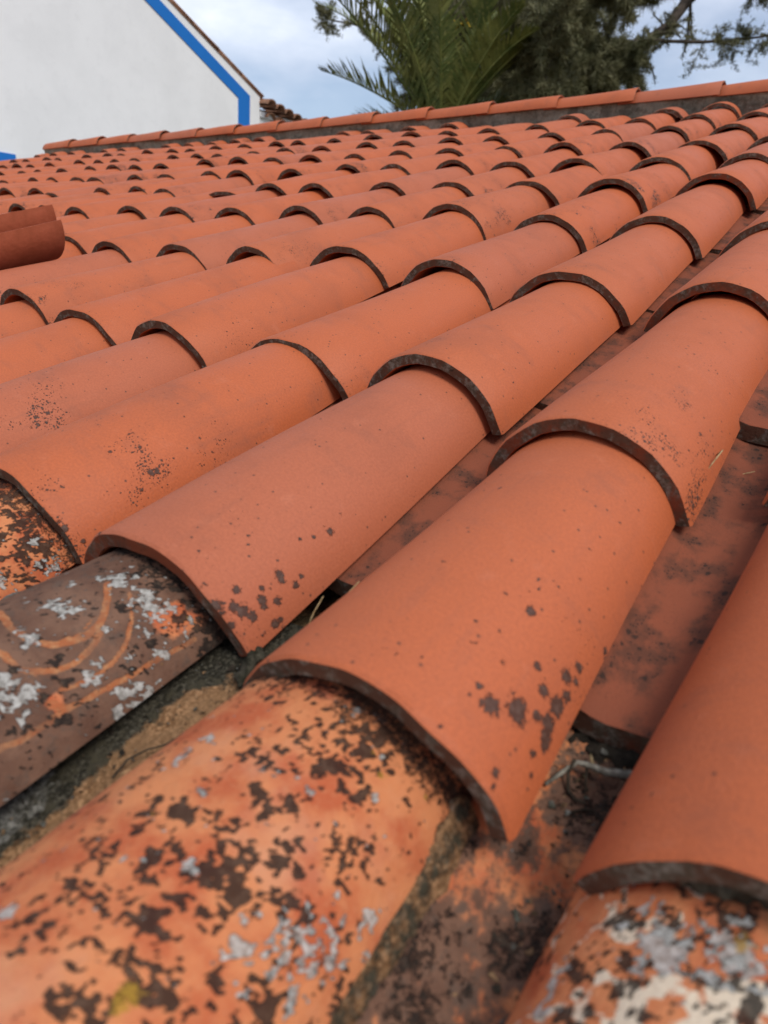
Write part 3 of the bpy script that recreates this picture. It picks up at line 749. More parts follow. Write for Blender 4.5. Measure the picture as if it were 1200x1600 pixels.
# dirt caught under the channel-tile lips
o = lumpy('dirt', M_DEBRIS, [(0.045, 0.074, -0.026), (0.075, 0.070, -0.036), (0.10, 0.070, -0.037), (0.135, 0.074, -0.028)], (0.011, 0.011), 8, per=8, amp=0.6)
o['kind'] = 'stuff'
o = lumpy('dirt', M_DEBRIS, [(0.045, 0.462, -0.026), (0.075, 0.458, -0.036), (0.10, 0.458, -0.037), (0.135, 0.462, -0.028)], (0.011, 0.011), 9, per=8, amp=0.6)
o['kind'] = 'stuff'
#o = lumpy('dirt', M_DEBRIS, [(0.02, -0.035, 0.03), (0.04, -0.034, 0.026), (0.055, -0.033, 0.016), (0.064, -0.032, 0.004)], (0.0028, 0.003), 10, per=8, amp=0.6)

# ------------------------------------------------------------------ ridge
RIDGE_V = 3.42
UL, UR = -5.67, 1.9
def band(name, v0, v1, w0, w1, seed, nu=420, nw=12):
    uu, ww = np.meshgrid(np.linspace(UL, UR, nu), np.linspace(0, 1, nw), indexing='ij')
    n = fbm(uu, ww * 0.12, 9, seed, 5, 0.6) - 0.5
    wv = w0 + (w1 - w0) * ww + (fbm(uu, 0 * uu, 5, seed + 2, 3) - 0.5) * 0.012
    P = np.stack([uu.ravel(), (v0 + 0.020 * n + 0.008 * ww).ravel(), wv.ravel()], 1)
    F = [(a * nw + b, (a + 1) * nw + b, (a + 1) * nw + b + 1, a * nw + b + 1) for a in range(nu - 1) for b in range(nw - 1)]
    base = len(P)
    bx, bf = box(UL, UR, v0 + 0.03, v1, w0, w1 - 0.004)
    P = np.concatenate([P, np.array(bx)]); F += [tuple(i + base for i in f) for f in bf]
    return link(name, mesh_from(name, P, F, (M_MORTAR,)), roof)
band('mortar_band', 3.388, 3.50, -0.06, 0.106, 4)
RT = [tile_mesh('ridge_tile_%d' % k, 0.130, 0.044, 0.106, 0.034, 0.43, 0.008, 18, 6, seed=60 + k) for k in range(3)]
for j in range(0, 21):
    u = -5.311 + 0.359 * j + rng.uniform(-.008, .008)
    o = place('ridge_tile', RT[j % 3], u + (0.0 if j >= 0 else 0.0), RIDGE_V + 0.02 + rng.uniform(-.004, .004), 0.106 + rng.uniform(-.002, .002), math.pi / 2 + rng.gauss(0, 0.006), 0, -0.02)
    if j == 0: o.scale = (1, 0.84, 1)

# back slope, deck and the walls that carry it
back = Matrix.Translation((0, RIDGE_V + 0.06, 0.0)) @ Matrix.Rotation(-2 * PITCH, 4, 'X')
uu, vv = np.meshgrid(np.linspace(UL, UR, 500), np.linspace(0, 3.6, 12), indexing='ij')
ww = 0.05 * np.abs(np.sin(uu * math.pi / 0.2067))
P = np.stack([uu.ravel(), vv.ravel(), ww.ravel(), np.ones(uu.size)], 1) @ np.array(back).T
F = [(a * 12 + b, (a + 1) * 12 + b, (a + 1) * 12 + b + 1, a * 12 + b + 1) for a in range(499) for b in range(11)]
link('back_slope', mesh_from('back_slope', P[:, :3], F, (M_CHAN,), uv=np.stack([uu.ravel(), vv.ravel()], 1)), roof)
v, f = box(UL, UR, -1.25, 3.40, -0.12, -0.058)
link('roof_deck', mesh_from('roof_deck', v, f, (M_SAND,), smooth=False), roof)

def mat_plaster(name, col, dark=0.0):
    t = NT(name)
    tcn = t.n.new('ShaderNodeTexCoord').outputs['Object']
    n1, n2, n3 = t.noise(tcn, 1.3, 5, 0.6), t.noise(tcn, 9, 5, 0.65), t.noise(tcn, 60, 4, 0.6)
    c = t.mix(t.ramp(n1, 0.40, 0.62, 0, 0.6), col, tuple(x * 0.91 for x in col))
    c = t.mix(t.ramp(n2, 0.52, 0.72, 0, 0.25), c, tuple(x * 0.82 for x in col))
    t.bump(t.math('ADD', n2, t.math('MULTIPLY', n3, 0.3)), 0.004, 0.6)
    return t.done(c, 0.9, 0.15)
M_WHITE = mat_plaster('white_limewash', (0.80, 0.80, 0.79))
M_BLUE = mat_plaster('blue_paint', (0.020, 0.165, 0.52))
# walls of this building (world space, parented to the roof)
for nm, (x0, x1, y0, y1, z0, z1) in {'wall': (UL + 0.05, UR - 0.05, -0.95, 3.0, 0.0, HROOF - 0.42)}.items():
    v, f = box(x0, x1, y0, y1, z0, z1)
    o = link(nm, mesh_from(nm, v, f, (M_WHITE,), smooth=False), roof)
    o.matrix_parent_inverse = ROOF_M.inverted()

def mat_simple(name, a, b, sc=60, rough=0.85):
    t = NT(name)
    tcn = t.n.new('ShaderNodeTexCoord').outputs['Object']
    n = t.noise(tcn, sc, 4, 0.65)
    t.bump(n, 0.004, 0.5)
    return t.done(t.mix(t.ramp(n, 0.3, 0.7), a, b), rough, 0.2)
# ------------------------------------------------------------------ loose tiles lying upside down on the roof
M_SHADED = mat_simple('shaded_clay', (0.27, 0.068, 0.030), (0.34, 0.088, 0.042), 40)  # shade on the downward faces put into a darker clay colour
LT = tile_mesh('loose_tile', 0.176, 0.062, 0.146, 0.052, seed=71, concave=True, mats=(M_SHADED, M_SHADED))
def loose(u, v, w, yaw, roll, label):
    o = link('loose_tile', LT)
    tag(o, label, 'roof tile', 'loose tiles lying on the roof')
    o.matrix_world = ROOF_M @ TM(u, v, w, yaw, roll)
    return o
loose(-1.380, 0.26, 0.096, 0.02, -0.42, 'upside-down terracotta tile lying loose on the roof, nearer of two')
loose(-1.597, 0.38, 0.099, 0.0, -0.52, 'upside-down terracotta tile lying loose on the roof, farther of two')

# ------------------------------------------------------------------ twigs and dry needles in the channels
M_TWIG = mat_simple('grey_twig', (0.10, 0.088, 0.066), (0.30, 0.275, 0.22), 300)
M_TWIGD = mat_simple('dark_twig', (0.02, 0.015, 0.01), (0.06, 0.045, 0.03), 300)
M_STRAW = mat_simple('dry_straw', (0.30, 0.20, 0.09), (0.45, 0.34, 0.18), 200)
def twig(name, path, r0, r1, mat, label, cat='twig', group='twigs and needles caught on the tiles', nr=6):
    pts = [Vector(p) for p in path]
    V, F, n = [], [], len(pts)
    for j, p in enumerate(pts):
        tng = (pts[min(j + 1, n - 1)] - pts[max(j - 1, 0)]).normalized()
        side = tng.cross(Vector((0.1, 0.2, 1))).normalized(); up = side.cross(tng)
        rr = r0 + (r1 - r0) * j / (n - 1)
        for q in range(nr):
            a = 2 * math.pi * q / nr
            V.append(p + (side * math.cos(a) + up * math.sin(a)) * rr * rng.uniform(0.85, 1.15))
    for j in range(n - 1):
        for q in range(nr):
            F.append((j * nr + q, j * nr + (q + 1) % nr, (j + 1) * nr + (q + 1) % nr, (j + 1) * nr + q))
    F.append(tuple(range(nr))[::-1]); F.append(tuple((n - 1) * nr + q for q in range(nr)))
    o = link(name, mesh_from(name, V, F, (mat,)))
    o.matrix_world = ROOF_M
    return tag(o, label, cat, group)
twig('twig', [(0.079, 0.024, -0.024), (0.084, 0.034, -0.022), (0.089, 0.043, -0.020), (0.096, 0.045, -0.021), (0.104, 0.046, -0.022), (0.118, 0.050, -0.02)], 0.0012, 0.0023, M_TWIG, 'bent grey twig lying across the channel beneath the spotted tile')
twig('twig', [(0.088, 0.043, -0.018), (0.087, 0.036, -0.022), (0.090, 0.029, -0.027), (0.095, 0.026, -0.028), (0.101, 0.026, -0.027)], 0.0011, 0.0009, M_TWIGD, 'curled dark twig beside the bent grey twig')
twig('twig', [(0.094, 0.045, -0.021), (0.096, 0.039, -0.026), (0.098, 0.034, -0.029)], 0.0009, 0.0006, M_TWIGD, 'short dark twig stub under the bent grey twig')
twig('twig', [(0.092, 0.056, -0.026), (0.095, 0.051, -0.024), (0.099, 0.047, -0.027)], 0.0009, 0.0007, M_STRAW, 'pale splinter close under the channel tile lip')
twig('twig', [(0.095, 0.018, -0.030), (0.101, 0.023, -0.029), (0.106, 0.024, -0.028)], 0.0007, 0.0006, M_TWIGD, 'tiny dark twig lowest in the channel')
for k, lb in ((0, 'lower'), (2, 'upper')):
    twig('pine_needle', [(0.070 + 0.003 * k, -0.006 + 0.004 * k, -0.014), (0.074 + 0.002 * k, 0.008 + 0.003 * k, -0.012), (0.077 + 0.002 * k, 0.02, -0.012)], 0.0006, 0.0004, M_TWIGD, lb + ' of two dark dry needles against the flank of the spotted tile', 'needle', 'dry needles by the spotted tile')
twig('pine_needle', [(0.066, 0.392, -0.010), (0.083, 0.396, -0.022), (0.106, 0.400, -0.012)], 0.0007, 0.0004, M_STRAW, 'straight straw-coloured needle bridging the upper channel', 'needle')
twig('twig', [(0.072, 0.405, -0.024), (0.080, 0.400, -0.025), (0.085, 0.393, -0.026), (0.081, 0.386, -0.027), (0.074, 0.386, -0.027)], 0.0010, 0.0007, M_TWIG, 'hooked grey twig in the upper channel')
twig('twig', [(0.098, 0.402, -0.026), (0.092, 0.397, -0.026), (0.092, 0.388, -0.026), (0.098, 0.380, -0.026), (0.108, 0.380, -0.022)], 0.0008, 0.0008, M_TWIGD, 'looped dark twig in the upper channel')
twig('grass_stalk', [(0.078, 0.37, 0.012), (0.084, 0.362, 0.022), (0.084, 0.350, 0.024), (0.079, 0.340, 0.014), (0.074, 0.336, 0.006)], 0.0006, 0.0005, M_STRAW, 'curled dry stalk hooked on the edge of a tile', 'stalk')
for k, lb in ((0, 'lower'), (2, 'upper')):
    twig('pine_needle', [(-0.096, 0.030 + 0.012 * k, 0.002), (-0.094 + 0.004 * k, 0.042 + 0.012 * k, 0.016), (-0.092 + 0.006 * k, 0.052 + 0.012 * k, 0.024)], 0.0006, 0.0004, M_STRAW, lb + ' of two pale dry needles sticking up between two tile columns', 'needle', 'dry needles between two tile columns')

twig('root', [(-0.118, -0.108, 0.0), (-0.119, -0.096, 0.002), (-0.115, -0.086, 0.002), (-0.107, -0.078, 0.003), (-0.103, -0.062, 0.003)], 0.0008, 0.0005, M_TWIGD, 'thin curved dark root on the sandy mortar beside the old orange tile', 'root')
# crumbs of mortar and clay lying in the dirty channels
V, F, FM = [], [], []
for k in range(420):
    if k < 230:
        u, v = rng.gauss(0.093, 0.013), rng.uniform(-0.16, 0.066)
        w = -0.030 + 6.0 * (u - 0.094) ** 2 * 1.0
    else:
        u, v = rng.uniform(-0.16, -0.085), rng.uniform(-0.20, 0.0)
        w = -0.006
    r = abs(rng.gauss(0, 1)) * 0.0011 + 0.0005
    c = Vector((u, v, w + r * 0.4))
    pts = [c + Vector((rng.gauss(0, 1), rng.gauss(0, 1), rng.gauss(0, 0.7))).normalized() * r * rng.uniform(0.7, 1.2) for _ in range(6)]
    o = len(V); V += pts
    cen = sum(pts, Vector()) / 6
    for a in range(6):
        for b in range(a + 1, 6):
            for d in range(b + 1, 6):
                n = (pts[b] - pts[a]).cross(pts[d] - pts[a])
                s_ = [n.dot(pts[e] - pts[a]) for e in range(6) if e not in (a, b, d)]
                if all(x <= 0 for x in s_): F.append((o + a, o + b, o + d)); FM.append(k % 3)
                elif all(x >= 0 for x in s_): F.append((o + a, o + d, o + b)); FM.append(k % 3)
o = link('dirt_crumbs', mesh_from('dirt_crumbs', V, F, (M_DEBRIS, M_SAND, M_CRUST), FM, False), roof)
o['kind'] = 'stuff'

# ------------------------------------------------------------------ ground
def mat_ground():
    t = NT('dry_grass_ground')
    tcn = t.n.new('ShaderNodeTexCoord').outputs['Object']
    n1, n2 = t.noise(tcn, 0.35, 6, 0.6), t.noise(tcn, 14, 5, 0.7)
    c = t.mix(t.ramp(n1, 0.4, 0.62), (0.07, 0.085, 0.03), (0.20, 0.16, 0.09))
    c = t.mix(t.ramp(n2, 0.4, 0.7, 0, 0.5), c, (0.05, 0.05, 0.022))
    t.bump(n2, 0.05, 0.7)
    return t.done(c, 0.95, 0.1)
v = [(-900, -900, 0), (900, -900, 0), (900, 900, 0), (-900, 900, 0)]
g = link('ground', mesh_from('ground', v, [(0, 1, 2, 3)], (mat_ground(),), smooth=False))
g['kind'] = 'structure'

# ------------------------------------------------------------------ white gable house behind
house = bpy.data.objects.new('white_house', None)
COL.objects.link(house)
house.location = (-8, 7.78, 0)
tag(house, 'white limewashed house gable with a bright blue painted edge band', 'house')
def hpart(name, v, f, mat, smooth=False):
    v = [(x + 8, y - 7.78, z) for x, y, z in v]
    return link(name, mesh_from(name, v, f, (mat,), smooth=smooth), house)
SL = (6.02 - 5.304) / (8.032 - 6.436)           # verge slope
YC, ZC = 7.98, 5.30                             # wall corner at the eave
RY = 3.0
def zr(y): return ZC + (YC - y) * SL
v = [(-8, YC, 0), (-8, 2 * RY - YC, 0), (-8, 2 * RY - YC, ZC), (-8, RY, zr(RY)), (-8, YC, ZC)]
v += [(-20, y, z) for _, y, z in v]
f = [(0, 1, 2, 3, 4), (9, 8, 7, 6, 5), (0, 5, 6, 1), (1, 6, 7, 2), (2, 7, 8, 3), (3, 8, 9, 4), (4, 9, 5, 0)]
hpart('wall', v, f, M_WHITE)
# blue band, 4 mm proud: sloping run and vertical run
def prism(poly, x0, x1):
    n = len(poly)
    v = [(x0, y, z) for y, z in poly] + [(x1, y, z) for y, z in poly]
    f = [tuple(range(n))[::-1], tuple(range(n, 2 * n))] + [(i, (i + 1) % n, n + (i + 1) % n, n + i) for i in range(n)]
    return v, f
bi = lambda y: 5.197 + (7.559 - y) * (5.908 - 5.197) / (7.559 - 6.058)
bo = lambda y: 5.267 + (7.779 - y) * (5.971 - 5.267) / (7.779 - 6.273)
hpart('edge_band', *prism([(RY, bi(RY)), (7.559, 5.197), (7.779, 5.267), (RY, bo(RY))], -8.002, -7.990), M_BLUE)
hpart('edge_band', *prism([(7.559, 0.9), (7.719, 0.9), (7.779, 5.2665), (7.559, 5.1965)], -8.002, -7.990), M_BLUE)
hpart('window_surround', *prism([(2.6, 2.6), (4.30, 2.6), (4.30, 3.97), (2.6, 3.97)], -8.002, -7.985), M_BLUE)
hpart('window_pane', *prism([(2.8, 2.8), (4.1, 2.8), (4.1, 3.77), (2.8, 3.77)], -8.001, -7.980), mat_simple('dark_glass', (0.02, 0.025, 0.03), (0.03, 0.035, 0.04), 2, 0.1))
# roof of that house: slab, verge tiles
OLDROOF = mat_mortar('weathered_roof_clay', (0.30, 0.145, 0.085), (0.42, 0.25, 0.17), (0.11, 0.08, 0.06), 0.5, 0.12)
for s_, y1 in ((1, YC + 0.05), (-1, 2 * RY - YC - 0.05)):
    z1 = zr(YC + 0.05)
    hpart('roof_slope', *prism([(RY, zr(RY) + 0.002), (y1, z1 + 0.002), (y1, z1 + 0.06), (RY, zr(RY) + 0.06)], -20.1, -7.99), OLDROOF)
VT = tile_mesh('verge_tile', 0.17, 0.05, 0.14, 0.042, 0.50, 0.014, 10, 3, seed=80, mats=(OLDROOF, OLDROOF))
ang = math.atan(SL)
k = 0
y = YC + 0.06
while y > RY:
    o = link('verge_tile', VT, house)
    o.location = (-8.05 + 8 + rng.uniform(-.01, .01), y - 7.78, zr(y) + 0.035)
    o.rotation_euler = (math.pi - ang + math.pi + 0.02, 0, math.pi) if False else (-ang + 0.03, 0, 0)
    o.rotation_euler = (0, 0, 0)
    o.matrix_local = Matrix.Translation(o.location) @ Matrix.Rotation(-ang + 0.02, 4, 'X') @ Matrix.Rotation(math.pi, 4, 'Z')
    y -= 0.42
# lower wing beside it: white wall and a double row of eave tiles pointing at the camera side
wing = bpy.data.objects.new('eave_wing', None)
COL.objects.link(wing); wing.location = (-8, 8.4, 0)
tag(wing, 'low white wing with a scalloped double row of eave tiles beyond the ridge', 'building')
def wpart(name, v, f, mat):
    return link(name, mesh_from(name, [(x + 8, y - 8.4, z) for x, y, z in v], f, (mat,), smooth=False), wing)
wpart('wall', *box(-14, -8.02, YC + 0.01, 8.80, 0, 5.04), M_WHITE)
wpart('cornice', *box(-14, -7.99, YC + 0.01, 8.82, 5.045, 5.12), M_WHITE)
wpart('roof_slope', *box(-14, -8.10, YC + 0.01, 8.83, 5.125, 5.17), OLDROOF)
ET = tile_mesh('eave_tile', 0.20, 0.075, 0.17, 0.062, 0.44, 0.018, 14, 3, seed=81, mats=(OLDROOF, OLDROOF))
for row, (zz, x0, sh) in enumerate(((5.20, -7.83, 0.0), (5.055, -7.93, 0.1))):
    for k in range(5 if row == 0 else 4):
        o = link('eave_tile', ET, wing)
        o.matrix_local = Matrix.Translation((x0 + 8, 8.06 + k * 0.185 + sh - 8.4, zz - 0.026 * k)) @ Matrix.Rotation(math.pi / 2, 4, 'Z') @ Matrix.Rotation(0.12, 4, 'X')

# ------------------------------------------------------------------ trees
def tube_mesh(V, F, path, r0, r1, nr=7):
    pts = [Vector(p) for p in path]
    n, off = len(pts), len(V)
    for j, p in enumerate(pts):
        tng = (pts[min(j + 1, n - 1)] - pts[max(j - 1, 0)]).normalized()
        side = tng.cross(Vector((0.13, 0.21, 0.97)))
        side = side.normalized() if side.length > 1e-3 else Vector((1, 0, 0))
        up = side.cross(tng)
        rr = r0 + (r1 - r0) * j / (n - 1)
        for q in range(nr):
            a = 2 * math.pi * q / nr
            V.append(p + (side * math.cos(a) + up * math.sin(a)) * rr)
    for j in range(n - 1):
        for q in range(nr):
            F.append((off + j * nr + q, off + j * nr + (q + 1) % nr, off + (j + 1) * nr + (q + 1) % nr, off + (j + 1) * nr + q))

def mat_leaf(name, a, b, c, sc=3.0):
    t = NT(name)
    tcn = t.n.new('ShaderNodeTexCoord').outputs['Object']
    n1, n2 = t.noise(tcn, sc, 3, 0.6), t.noise(tcn, sc * 9, 3, 0.6)
    col = t.mix(t.ramp(n1, 0.38, 0.62), a, b)
    col = t.mix(t.ramp(n2, 0.52, 0.72, 0, 0.7), col, c)
    m = t.done(col, 0.6, 0.3)
    return m
M_PALM = mat_leaf('palm_leaf', (0.075, 0.10, 0.022), (0.16, 0.17, 0.042), (0.30, 0.27, 0.08))
M_PINE = mat_leaf('pine_needles', (0.10, 0.102, 0.044), (0.175, 0.165, 0.078), (0.26, 0.22, 0.12))
M_BARK = mat_simple('pine_bark', (0.035, 0.026, 0.02), (0.09, 0.07, 0.055), 6)
M_PBARK = mat_simple('palm_bark', (0.06, 0.045, 0.03), (0.14, 0.11, 0.075), 9)
M_FRUIT = mat_simple('yellow_fruit_stalk', (0.38, 0.26, 0.02), (0.50, 0.36, 0.05), 8)

RGT, FWD = Vector((0.816, 0.575, 0.061)).normalized(), Vector((-0.575, 0.816, 0.0)).normalized()
UPV = Vector((0, 0, 1))
tg = random.Random(3)

def tree_root(name, loc, label):
    o = bpy.data.objects.new(name, None); COL.objects.link(o); o.location = loc
    return tag(o, label, 'tree')
def tree_part(name, V, F, mat, root, smooth=True):
    L = root.location
    return link(name, mesh_from(name, [(v[0] - L.x, v[1] - L.y, v[2] - L.z) for v in V], F, (mat,), smooth=smooth), root)

# palm: many stiff feather fronds rising from a head just behind the ridge
PC = Vector((-6.281, 10.178, 5.167))
palm = tree_root('palm_tree', (PC.x, PC.y, 0), 'palm with stiff feathery fronds rising just behind the ridge')
V, F = [], []
tube_mesh(V, F, [(PC.x + 0.15, PC.y, 0), (PC.x + 0.05, PC.y, PC.z * 0.5), (PC.x, PC.y, PC.z - 0.1)], 0.34, 0.27, 12)
tree_part('trunk', V, F, M_PBARK, palm)
def frond(az_dir, elev, length, droop, twist=0.0, wscale=1.0, fw=0.45):
    """rachis curve plus two ranks of narrow leaflets"""
    V, F = [], []
    h = az_dir.normalized()
    pts, p, e = [], PC + h * 0.12, elev
    n = 26
    for j in range(n + 1):
        pts.append(p.copy())
        p = p + (h * math.cos(e) + UPV * math.sin(e)) * (length / n)
        e -= droop / n * (0.4 + 1.2 * j / n)
    tube_mesh(V, F, pts, 0.026, 0.006, 5)
    side0 = h.cross(UPV).normalized()
    for j in range(3, n + 1):
        t = j / n
        tng = (pts[min(j + 1, n)] - pts[max(j - 1, 0)]).normalized()
        up = side0.cross(tng).normalized()
        for sub in (0.0, 0.5):
            base = pts[j] - tng * sub * (length / n)
            ll = wscale * 0.46 * (math.sin(math.pi * min(1, 0.12 + 0.86 * t)) ** 0.6) * tg.uniform(0.8, 1.1)
            for sgn in (-1, 1):
                d = (side0 * sgn * math.cos(twist + 0.55) + up * math.sin(0.55 + tg.uniform(-.25, .25)) + tng * (fw + 0.8 * t) + Vector((tg.gauss(0, .08), tg.gauss(0, .08), tg.gauss(0, .08)))).normalized()
                wv = d.cross(up if abs(d.dot(up)) < 0.9 else side0).normalized() * 0.022
                mid = base + d * ll * 0.5
                tip = base + d * ll - UPV * 0.06 * ll
                o = len(V)
                V.extend([base - wv * 0.5, base + wv * 0.5, mid + wv, mid - wv, tip])
                F.extend([(o, o + 1, o + 2, o + 3), (o + 3, o + 2, o + 4)])
    return V, F
fronds = [(-RGT * 1.0 + FWD * 0.1, 0.58, 2.0, 0.35), (-RGT * 0.9 + FWD * 0.5, 0.30, 1.5, 0.2), (-RGT - FWD * 0.3, 0.85, 2.8, 0.25),
          (-RGT * 0.6 - FWD, 1.1, 3.0, 0.4), (RGT * 0.5 - FWD, 1.15, 2.2, 0.5), (RGT - FWD * 0.4, 0.9, 1.6, 0.4), (RGT + FWD * 0.2, 0.6, 1.4, 0.4), (-RGT * 0.35 - FWD * 0.9, 1.3, 3.1, 0.3)]
for k in range(15):
    a = 2.4 * k + tg.uniform(-.3, .3)
    el = 0.45 + 1.0 * ((k * 0.618) % 1.0)
    if math.cos(a) < -0.2: el = max(el, 1.0)
    ln = tg.uniform(2.4, 3.2)
    if math.cos(a) > 0.1: el, ln = max(el, 0.9), ln * 0.62
    fronds.append((RGT * math.cos(a) + FWD * math.sin(a), el, ln, tg.uniform(0.3, 0.8)))
for j, (d, e, l, dr) in enumerate(fronds):
    V, F = frond(d, e, l, dr, 0.0, 1.15 if j == 0 else 1.0, 0.1 if j == 0 else 0.45)
    tree_part('frond', V, F, M_PALM, palm, False)
V, F = [], []
fb = PC + UPV * 1.35 - FWD * 0.2 + RGT * 0.18
for k in range(26):
    a, b = tg.uniform(0, 6.28), tg.uniform(-0.4, 0.9)
    d = Vector((math.cos(a) * math.cos(b), math.sin(a) * math.cos(b), math.sin(b) * 0.6))
    tube_mesh(V, F, [fb, fb + d * 0.10, fb + d * tg.uniform(0.16, 0.24) - UPV * 0.03], 0.012, 0.007, 4)
tree_part('flower_stalk', V, F, M_FRUIT, palm)

# pine: leaning trunk to the right of the picture, heavy limbs coming down to the left
LIMB = [Vector(p) for p in [(-3.901, 17.699, 10.521), (-4.386, 16.879, 9.269), (-4.714, 16.337, 8.455), (-4.871, 16.059, 8.018), (-5.156, 15.734, 7.68), (-5.6, 15.306, 7.355), (-6.085, 14.83, 6.979), (-6.572, 14.358, 6.614), (-7.029, 13.94, 6.337)]]
LIMB2 = [Vector(p) for p in [(-4.549, 17.492, 9.495), (-5.824, 16.593, 9.399), (-6.769, 15.729, 8.825), (-7.531, 15.043, 8.39), (-8.293, 14.358, 7.955), (-8.676, 13.839, 7.297)]]
SLEN = [Vector(p) for p in [(-5.692, 15.083, 7.591), (-5.091, 15.516, 7.66), (-4.169, 16.147, 7.681), (-3.675, 16.515, 7.766), (-3.191, 16.893, 7.898), (-2.596, 17.332, 7.991)]]
FRONT = [Vector(p) for p in [(-3.766, 12.107, 7.69), (-4.16, 11.723, 7.39), (-4.522, 11.308, 6.956), (-4.753, 11.021, 6.623), (-4.876, 10.757, 6.163), (-4.863, 10.553, 5.622)]]
RIGHT = [Vector(p) for p in [(-4.255, 16.388, 9.088), (-3.915, 16.559, 8.937), (-3.461, 16.786, 8.735), (-2.921, 17.097, 8.599)]]
CURL = [Vector(p) for p in [(-8.159, 13.121, 7.81), (-8.691, 12.576, 7.336), (-9.05, 12.327, 7.321), (-9.542, 12.059, 7.483), (-9.914, 11.824, 7.526), (-10.163, 11.717, 7.683), (-10.228, 11.713, 7.783)]]
TRUNK = [Vector(p) for p in [(-1.729, 17.223, 5.581), (-2.607, 17.56, 7.945), (-3.901, 17.699, 10.521), (-5.617, 17.731, 13.551), (-6.786, 18.006, 16.258)]]
TRUNK = [Vector((TRUNK[0].x + 0.3, TRUNK[0].y, 0))] + TRUNK
pine = tree_root('pine_tree', (TRUNK[0].x, TRUNK[0].y, 0), 'dark shaggy pine spreading above the ridge behind the palm')
V, F = [], []
tube_mesh(V, F, TRUNK, 0.32, 0.15, 12)
tree_part('trunk', V, F, M_BARK, pine)
NEED = []            # (position, direction, size)
def wob(path, amp):
    out = []
    for j, p in enumerate(path):
        out.append(p + Vector((tg.gauss(0, amp), tg.gauss(0, amp), tg.gauss(0, amp))) if 0 < j else p)
    return out
def grow(V, F, p, d, length, r, depth, tuft, dens):
    n = 5
    path = [p]
    for j in range(n):
        d = (d + Vector((tg.gauss(0, .16), tg.gauss(0, .16), tg.gauss(0, .14) + 0.02))).normalized()
        path.append(path[-1] + d * length / n)
    tube_mesh(V, F, path, r, r * 0.4, 5 if depth > 1 else 4)
    if depth > 0:
        for j in range(1, n + 1):
            for k in range(2 if depth > 1 else 1 + (tg.random() < 0.6)):
                q = path[j] if j == n else path[j].lerp(path[j - 1], tg.random())
                dd = (d * 0.6 + Vector((tg.gauss(0, 1), tg.gauss(0, 1), tg.gauss(0, .8))).normalized() * 0.9).normalized()
                grow(V, F, q, dd, length * tg.uniform(0.45, 0.7), r * 0.5, depth - 1, tuft, dens)
    if depth <= 1:
        for j in range(1, n + 1):
            for k in range(dens):
                NEED.append((path[j].lerp(path[j - 1], tg.random()), d, tuft * tg.uniform(0.75, 1.2)))
BV, BF = [], []
def limb(path, r0, r1, count, length, depth, tuft, dens, bias=Vector((0, 0, 0))):
    V, F = [], []
    fine = []
    for a, b in zip(path[:-1], path[1:]):
        for k in range(3): fine.append(a.lerp(b, k / 3))
    fine.append(path[-1])
    fine = wob(fine, 0.012)
    tube_mesh(V, F, fine, r0, r1, 9)
    n = len(fine)
    for k in range(count):
        j = min(n - 2, int((k + tg.random()) / count * (n - 1)))
        p = fine[j].lerp(fine[j + 1], tg.random())
        dd = (Vector((tg.gauss(0, 1), tg.gauss(0, 1), tg.gauss(0, .7))) + bias).normalized()
        grow(V, F, p, dd, length * tg.uniform(0.6, 1.2), max(0.008, r1 * 0.6), depth, tuft, dens)
    tree_part('limb', V, F, M_BARK, pine)
limb(LIMB[:6], 0.13, 0.07, 12, 0.6, 1, 0.09, 1)
limb(LIMB[5:], 0.07, 0.03, 16, 1.0, 2, 0.17, 4)
limb(LIMB2[:3], 0.10, 0.07, 6, 0.6, 2, 0.12, 1)
limb(LIMB2[2:], 0.07, 0.03, 17, 1.2, 2, 0.17, 2)
limb(FRONT, 0.06, 0.02, 12, 0.7, 2, 0.13, 2)
limb(RIGHT, 0.05, 0.02, 9, 0.6, 2, 0.08, 1)
limb(SLEN, 0.04, 0.012, 22, 0.42, 1, 0.07, 1, Vector((0, 0, -0.5)))
limb(CURL, 0.026, 0.006, 16, 0.42, 1, 0.055, 1)
up1 = [LIMB2[2] + UPV * 0.5, LIMB2[3] + UPV * 0.9, LIMB2[4] + UPV * 1.1]
limb(up1, 0.08, 0.03, 11, 1.25, 2, 0.18, 3)
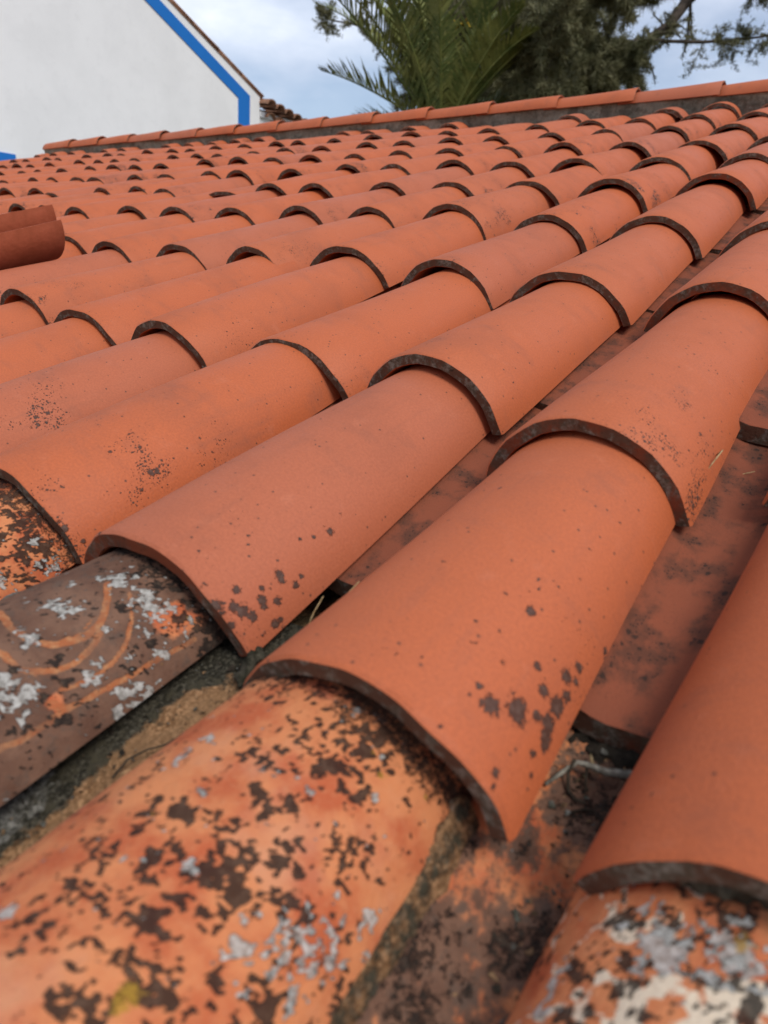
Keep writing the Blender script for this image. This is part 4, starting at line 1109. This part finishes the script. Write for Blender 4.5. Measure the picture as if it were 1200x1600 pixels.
top = [TRUNK[-2], TRUNK[-2] - RGT * 1.6 + UPV * 0.5, TRUNK[-2] - RGT * 3.2 + UPV * 0.5]
limb(top, 0.10, 0.03, 20, 1.4, 2, 0.18, 3)
top = [TRUNK[-1], TRUNK[-1] + RGT * 1.2 + UPV * 0.6, TRUNK[-1] + RGT * 2.4 + UPV * 0.6]
limb(top, 0.10, 0.03, 18, 1.4, 2, 0.18, 3)
back_l = [p + FWD * 1.3 + UPV * 0.1 for p in LIMB2[2:]]
limb(back_l, 0.08, 0.03, 9, 1.2, 2, 0.18, 3)
low_l = [LIMB[6] + FWD * 0.6 + UPV * 0.1, LIMB[7] + FWD * 0.7 + UPV * 0.2, LIMB[8] + FWD * 0.8 + UPV * 0.3]
limb(low_l, 0.06, 0.03, 11, 0.9, 2, 0.18, 3)
# needles as one crown
N = len(NEED)
pos = np.array([tuple(a[0]) for a in NEED]); dr = np.array([tuple(a[1]) for a in NEED]); sz = np.array([a[2] for a in NEED])
PER = 13
rs = np.random.RandomState(9)
d = rs.normal(size=(N, PER, 3)); d /= np.linalg.norm(d, axis=2, keepdims=True)
d = d + dr[:, None, :] * 0.7; d /= np.linalg.norm(d, axis=2, keepdims=True)
L = sz[:, None, None] * rs.uniform(0.7, 1.15, (N, PER, 1))
a = np.cross(d, rs.normal(size=(N, PER, 3))); a /= np.linalg.norm(a, axis=2, keepdims=True)
b0 = pos[:, None, :] + rs.normal(size=(N, PER, 3)) * 0.02
wd = 0.006
tri = np.stack([b0 - a * wd, b0 + a * wd, b0 + d * L], 2).reshape(-1, 3)
off = np.array(pine.location)
F = np.arange(len(tri)).reshape(-1, 3)
me = bpy.data.meshes.new('crown')
me.vertices.add(len(tri)); me.vertices.foreach_set('co', (tri - off).ravel())
me.loops.add(len(tri)); me.loops.foreach_set('vertex_index', F.ravel().astype(np.int32))
me.polygons.add(len(F)); me.polygons.foreach_set('loop_start', (np.arange(len(F)) * 3).astype(np.int32))
me.materials.append(M_PINE); me.update(calc_edges=True)
link('crown', me, pine)
print('needles', len(F))
